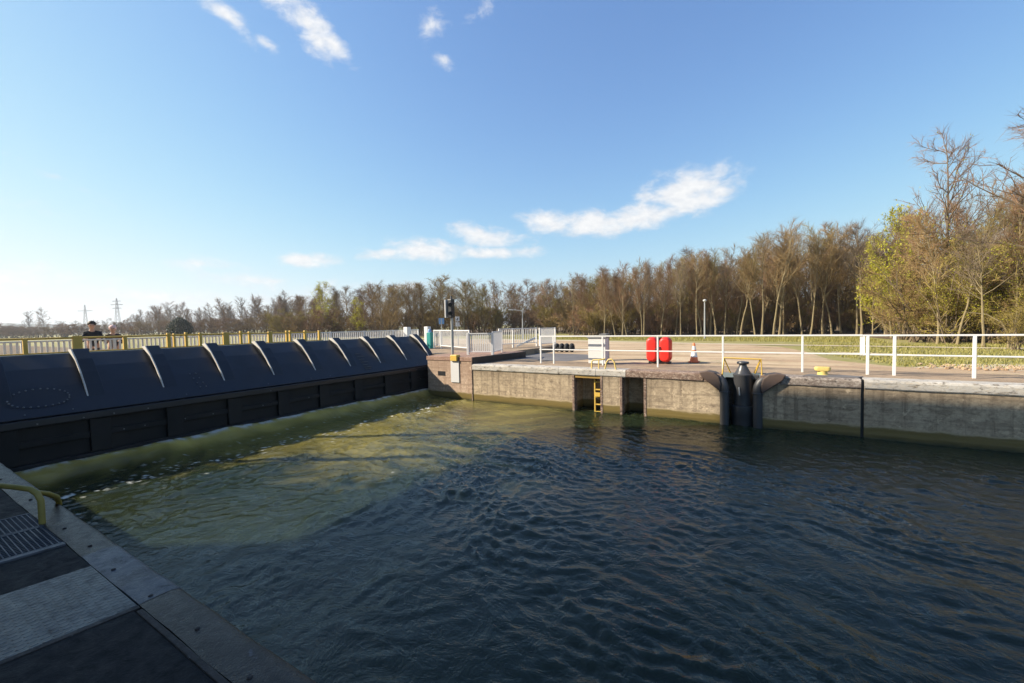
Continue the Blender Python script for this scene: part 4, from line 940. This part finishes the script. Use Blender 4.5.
def person(x, y, z, h, face, label, jacket, hat):
    k = h / 1.75; c, s_ = math.cos(face), math.sin(face)
    def W(f, l, zz): return (x + (f * c - l * s_) * k, y + (f * s_ + l * c) * k, z + zz * k)   # forward, left, up
    t = thing('person', label, 'person', (x, y, z))
    J = [(W(0, 0, .95), (.15 * k, .11 * k)), (W(0, 0, 1.15), .125 * k), (W(.03, 0, 1.36), (.17 * k, .11 * k)), (W(.04, 0, 1.47), .055 * k), (W(.055, 0, 1.55), .055 * k), (W(.07, 0, 1.63), (.078 * k, .095 * k)), (W(.06, 0, 1.71), .065 * k), (W(.165, 0, 1.62), .014 * k)]
    Eg = [(0, 1), (1, 2), (2, 3), (3, 4), (4, 5), (5, 6), (5, 7)]
    for sd in (-1, 1):
        b0 = len(J); J += [(W(.03, .16 * sd, 1.39), .055 * k), (W(.08, .21 * sd, 1.13), .044 * k), (W(.30, .17 * sd, 1.19), .034 * k), (W(.40, .15 * sd, 1.22), (.035 * k, .018 * k))]
        Eg += [(2, b0), (b0, b0 + 1), (b0 + 1, b0 + 2), (b0 + 2, b0 + 3)]
        for fi in range(4):
            l_ = .15 * sd + (-.03 + .02 * fi); n0 = len(J); J += [(W(.45, l_, 1.225), .009 * k), (W(.475 + .006 * (fi in (1, 2)), l_, 1.20), .0085 * k), (W(.47, l_, 1.17), .008 * k)]; Eg += [(b0 + 3, n0), (n0, n0 + 1), (n0 + 1, n0 + 2)]
        n0 = len(J); J += [(W(.40, .15 * sd - .045 * sd, 1.21), .010 * k), (W(.435, .15 * sd - .055 * sd, 1.19), .009 * k)]; Eg += [(b0 + 3, n0), (n0, n0 + 1)]
        n0 = len(J); J += [(W(0, .09 * sd, .86), .085 * k), (W(.02, .10 * sd, .48), .058 * k), (W(-.02, .10 * sd, .10), .042 * k), (W(.10, .11 * sd, .035), (.045 * k, .032 * k))]; Eg += [(0, n0), (n0, n0 + 1), (n0 + 1, n0 + 2), (n0 + 2, n0 + 3)]
        J += [(W(.05, .085 * sd, 1.62), .02 * k)]; Eg += [(5, len(J) - 1)]
    skinned('body', J, Eg, 'skin', t)
    Jk = [(W(0, 0, .90), (.165 * k, .13 * k)), (W(0, 0, 1.13), (.15 * k, .125 * k)), (W(.02, 0, 1.36), (.155 * k, .115 * k)), (W(.035, 0, 1.48), .075 * k)]; Ek = [(0, 1), (1, 2), (2, 3)]
    for sd in (-1, 1):
        b0 = len(Jk); Jk += [(W(.03, .165 * sd, 1.385), .072 * k), (W(.08, .215 * sd, 1.13), .058 * k), (W(.30, .17 * sd, 1.19), .05 * k)]; Ek += [(2, b0), (b0, b0 + 1), (b0 + 1, b0 + 2)]
    skinned('jacket', Jk, Ek, jacket, t)
    Jt = [(W(0, 0, .90), (.16 * k, .13 * k))]; Et = []
    for sd in (-1, 1):
        b0 = len(Jt); Jt += [(W(0, .09 * sd, .82), .105 * k), (W(.02, .10 * sd, .48), .078 * k), (W(-.02, .10 * sd, .09), .066 * k)]; Et += [(0, b0), (b0, b0 + 1), (b0 + 1, b0 + 2)]
    skinned('trousers', Jt, Et, 'jeans', t)
    for sd in (-1, 1):
        part('shoe', MB().ball(W(.06, .11 * sd, .04), .05 * k, 10, (2.2 if abs(c) > .7 else 1, 1 if abs(c) > .7 else 2.2, .8)), 'black', t, 0, True)
    q = MB().ball(W(.025, 0, 1.68), .118 * k, 14, (1, .9, .9)); part('hat' if hat else 'hair', q, 'pinkhat' if hat else 'hair', t, 0, True)
    q = MB()
    for sd in (-1, 1): q.ball(W(.148, .033 * sd, 1.64), .012 * k, 8)
    part('eyes', q, 'eye', t)
person(-18.95, 4.62, .2, 1.77, R(-14), 'person in a dark jacket leaning on the footbridge railing', 'jacket', False)
person(-18.95, 5.13, .2, 1.63, R(-14), 'person in a pale pink hat and dark jacket at the footbridge railing', 'jacket2', True)

# ------------------------------------------------------------------ light
EL = math.atan(.747 * math.cos(YAW)); tv_ = Vector((math.cos(YAW) * math.cos(EL), math.sin(YAW) * math.cos(EL), -math.sin(EL)))
sun = bpy.data.lights.new('sun', 'SUN'); sun.energy = 5.0; sun.angle = R(.53); sun.color = (1, .89, .72)
so = bpy.data.objects.new('sun', sun); COL.objects.link(so); so.rotation_euler = tv_.to_track_quat('-Z', 'Y').to_euler(); so.location = (-30, -20, 40)
W_ = bpy.data.worlds.new('World'); S.world = W_; W_.use_nodes = True; nt = W_.node_tree; nt.nodes.clear()
def N(t): return nt.nodes.new(t)
def LK(a, b): nt.links.new(a, b)
def mth(op, a, b=0., c=0., clamp=False):
    q = N("ShaderNodeMath"); q.operation = op; q.use_clamp = clamp
    for i, v in enumerate((a, b, c)):
        if isinstance(v, bpy.types.NodeSocket): LK(v, q.inputs[i])
        else: q.inputs[i].default_value = v
    return q.outputs[0]
sky = N("ShaderNodeTexSky"); sky.sky_type = 'NISHITA'; sky.sun_disc = False; sky.sun_elevation = EL
sky.sun_rotation = math.atan2(-tv_.x, -tv_.y) % (2 * math.pi); sky.air_density = 1.0; sky.dust_density = .42; sky.ozone_density = 3.4
tc = N("ShaderNodeTexCoord").outputs["Generated"]; sp = N("ShaderNodeSeparateXYZ"); LK(tc, sp.inputs[0])
az = mth('DEGREES', mth('ARCTAN2', sp.outputs[0], sp.outputs[1])); el = mth('DEGREES', mth('ARCSINE', sp.outputs[2]))
cmb = N("ShaderNodeCombineXYZ"); LK(mth('MULTIPLY', az, .55), cmb.inputs[0]); LK(el, cmb.inputs[1])
def wnoise(scale, det, rough, dist=0.):
    q = N("ShaderNodeTexNoise"); LK(cmb.outputs[0], q.inputs["Vector"]); q.inputs["Scale"].default_value = scale; q.inputs["Detail"].default_value = det; q.inputs["Roughness"].default_value = rough; q.inputs["Distortion"].default_value = dist; return q.outputs["Fac"]
nz = wnoise(.55, 8, .62, .3)
best = None
for (a0, e0, ra, rb, tl, den) in ((-9.0, 15.5, 6.0, 2.7, 0, 1.), (-8.5, 14.3, 4.5, 1.6, 0, 1.), (-14.5, 13.2, 6.5, 1.7, 5, 1.), (-20.5, 12.7, 6.5, 1.7, 0, 1.), (-26, 13.1, 4.5, 1.5, -10, .95), (-35, 11.6, 5.5, 1.5, -10, .95), (-43, 9.8, 7, 1.5, 0, .95), (-34, 9.5, 7, .9, 0, .9), (-48, 9.4, 3.2, .9, 10, .9), (-57, 8.2, 3.2, 1.0, 0, 1.),
        (-56.2, 32.4, 4.4, 1.9, -30, .88), (-53.0, 31.0, 2.4, 1.2, -25, .85), (-59.5, 34.4, 3, 1.5, -30, .8), (-64.0, 31.2, 3.6, 1.0, -28, .66), (-60.6, 29.9, 2.0, .7, -20, .6), (-41.5, 34.0, 2.6, 1.1, 20, .58), (-40, 31.2, 2.2, .8, -15, .6), (-35, 35.5, 2.5, .8, 20, .4),
        (-83, 5.0, 9, 1.4, 0, .75), (-63, 5.6, 6, 1.1, 0, .6), (-72, 3.6, 9, 1.2, 0, .6), (-53, 4.6, 7, 1.2, 0, .5), (-90, 8.0, 8, 1.0, 0, .6), (-78, 14, 6, .5, -25, .3), (-68, 7.2, 5, .8, 0, .55), (-84, 11, 7, .8, 0, .35), (-46, 5.2, 6, .8, 0, .6), (-58, 3.4, 10, .8, 0, .6)):
    dx = mth('SUBTRACT', az, a0); dy = mth('SUBTRACT', el, e0); ca, sa = math.cos(R(tl)), math.sin(R(tl))
    u = mth('ADD', mth('MULTIPLY', dx, ca / ra), mth('MULTIPLY', dy, sa / ra)); v = mth('ADD', mth('MULTIPLY', dx, -sa / rb), mth('MULTIPLY', dy, ca / rb))
    r_ = mth('SQRT', mth('ADD', mth('MULTIPLY', u, u), mth('MULTIPLY', v, v)))
    k = mth('MULTIPLY', mth('SUBTRACT', 1.4, r_), den)
    best = k if best is None else mth('MAXIMUM', best, k)
cl = mth('ADD', best, mth('MULTIPLY', mth('SUBTRACT', nz, .5), 2.1))
mr = N("ShaderNodeMapRange"); mr.clamp = True; mr.interpolation_type = 'SMOOTHSTEP'; LK(cl, mr.inputs[0]); mr.inputs[1].default_value = .18; mr.inputs[2].default_value = 1.15; mr.inputs[4].default_value = .95
gate_ = N("ShaderNodeMapRange"); gate_.clamp = True; LK(best, gate_.inputs[0]); gate_.inputs[1].default_value = -.5; gate_.inputs[2].default_value = .2
cov = mth('MULTIPLY', mr.outputs[0], gate_.outputs[0])
nz2 = wnoise(1.6, 6, .6, .2)
shade = N("ShaderNodeMapRange"); shade.clamp = True; LK(mth('ADD', nz2, mth('MULTIPLY', cl, .25)), shade.inputs[0]); shade.inputs[1].default_value = .5; shade.inputs[2].default_value = 1.05; shade.inputs[3].default_value = .5; shade.inputs[4].default_value = 1.0
CLOUD = 4.5; SKYK = .235
ccol = N("ShaderNodeMix"); ccol.data_type = 'RGBA'; LK(shade.outputs[0], ccol.inputs[0]); ccol.inputs[6].default_value = (CLOUD * .5, CLOUD * .55, CLOUD * .64, 1); ccol.inputs[7].default_value = (CLOUD, CLOUD * .985, CLOUD * .96, 1)
mx = N("ShaderNodeMix"); mx.data_type = 'RGBA'; LK(cov, mx.inputs[0])
tint = N("ShaderNodeMix"); tint.data_type = 'RGBA'; tint.blend_type = 'MULTIPLY'; tint.inputs[0].default_value = 1; LK(sky.outputs[0], tint.inputs[6]); tint.inputs[7].default_value = (.80, .925, 1.11, 1); 
sb = N("ShaderNodeSeparateColor"); LK(tint.outputs[2], sb.inputs[0]); cbn = N("ShaderNodeCombineColor")
for i in range(3):   # soft shoulder: the dusty air near the sun never gets brighter than the clouds
    x = mth('MULTIPLY', sb.outputs[i], SKYK); LK(mth('DIVIDE', sb.outputs[i], mth('POWER', mth('ADD', 1.0, mth('POWER', x, 3.0)), .3333)), cbn.inputs[i])
LK(cbn.outputs[0], mx.inputs[6]); LK(ccol.outputs[2], mx.inputs[7])
bg = N("ShaderNodeBackground"); bg.inputs[1].default_value = .124; LK(mx.outputs[2], bg.inputs[0]); wo_ = N("ShaderNodeOutputWorld"); LK(bg.outputs[0], wo_.inputs[0])

S.view_settings.view_transform = 'Standard'; S.view_settings.look = 'None'; S.view_settings.gamma = 1; S.view_settings.exposure = 0.98
S.render.engine = 'CYCLES'; S.cycles.max_bounces = 6; S.cycles.use_denoising = True
try: S.cycles.denoiser = 'OPENIMAGEDENOISE'
except Exception: pass
S.cycles.sample_clamp_indirect = 6
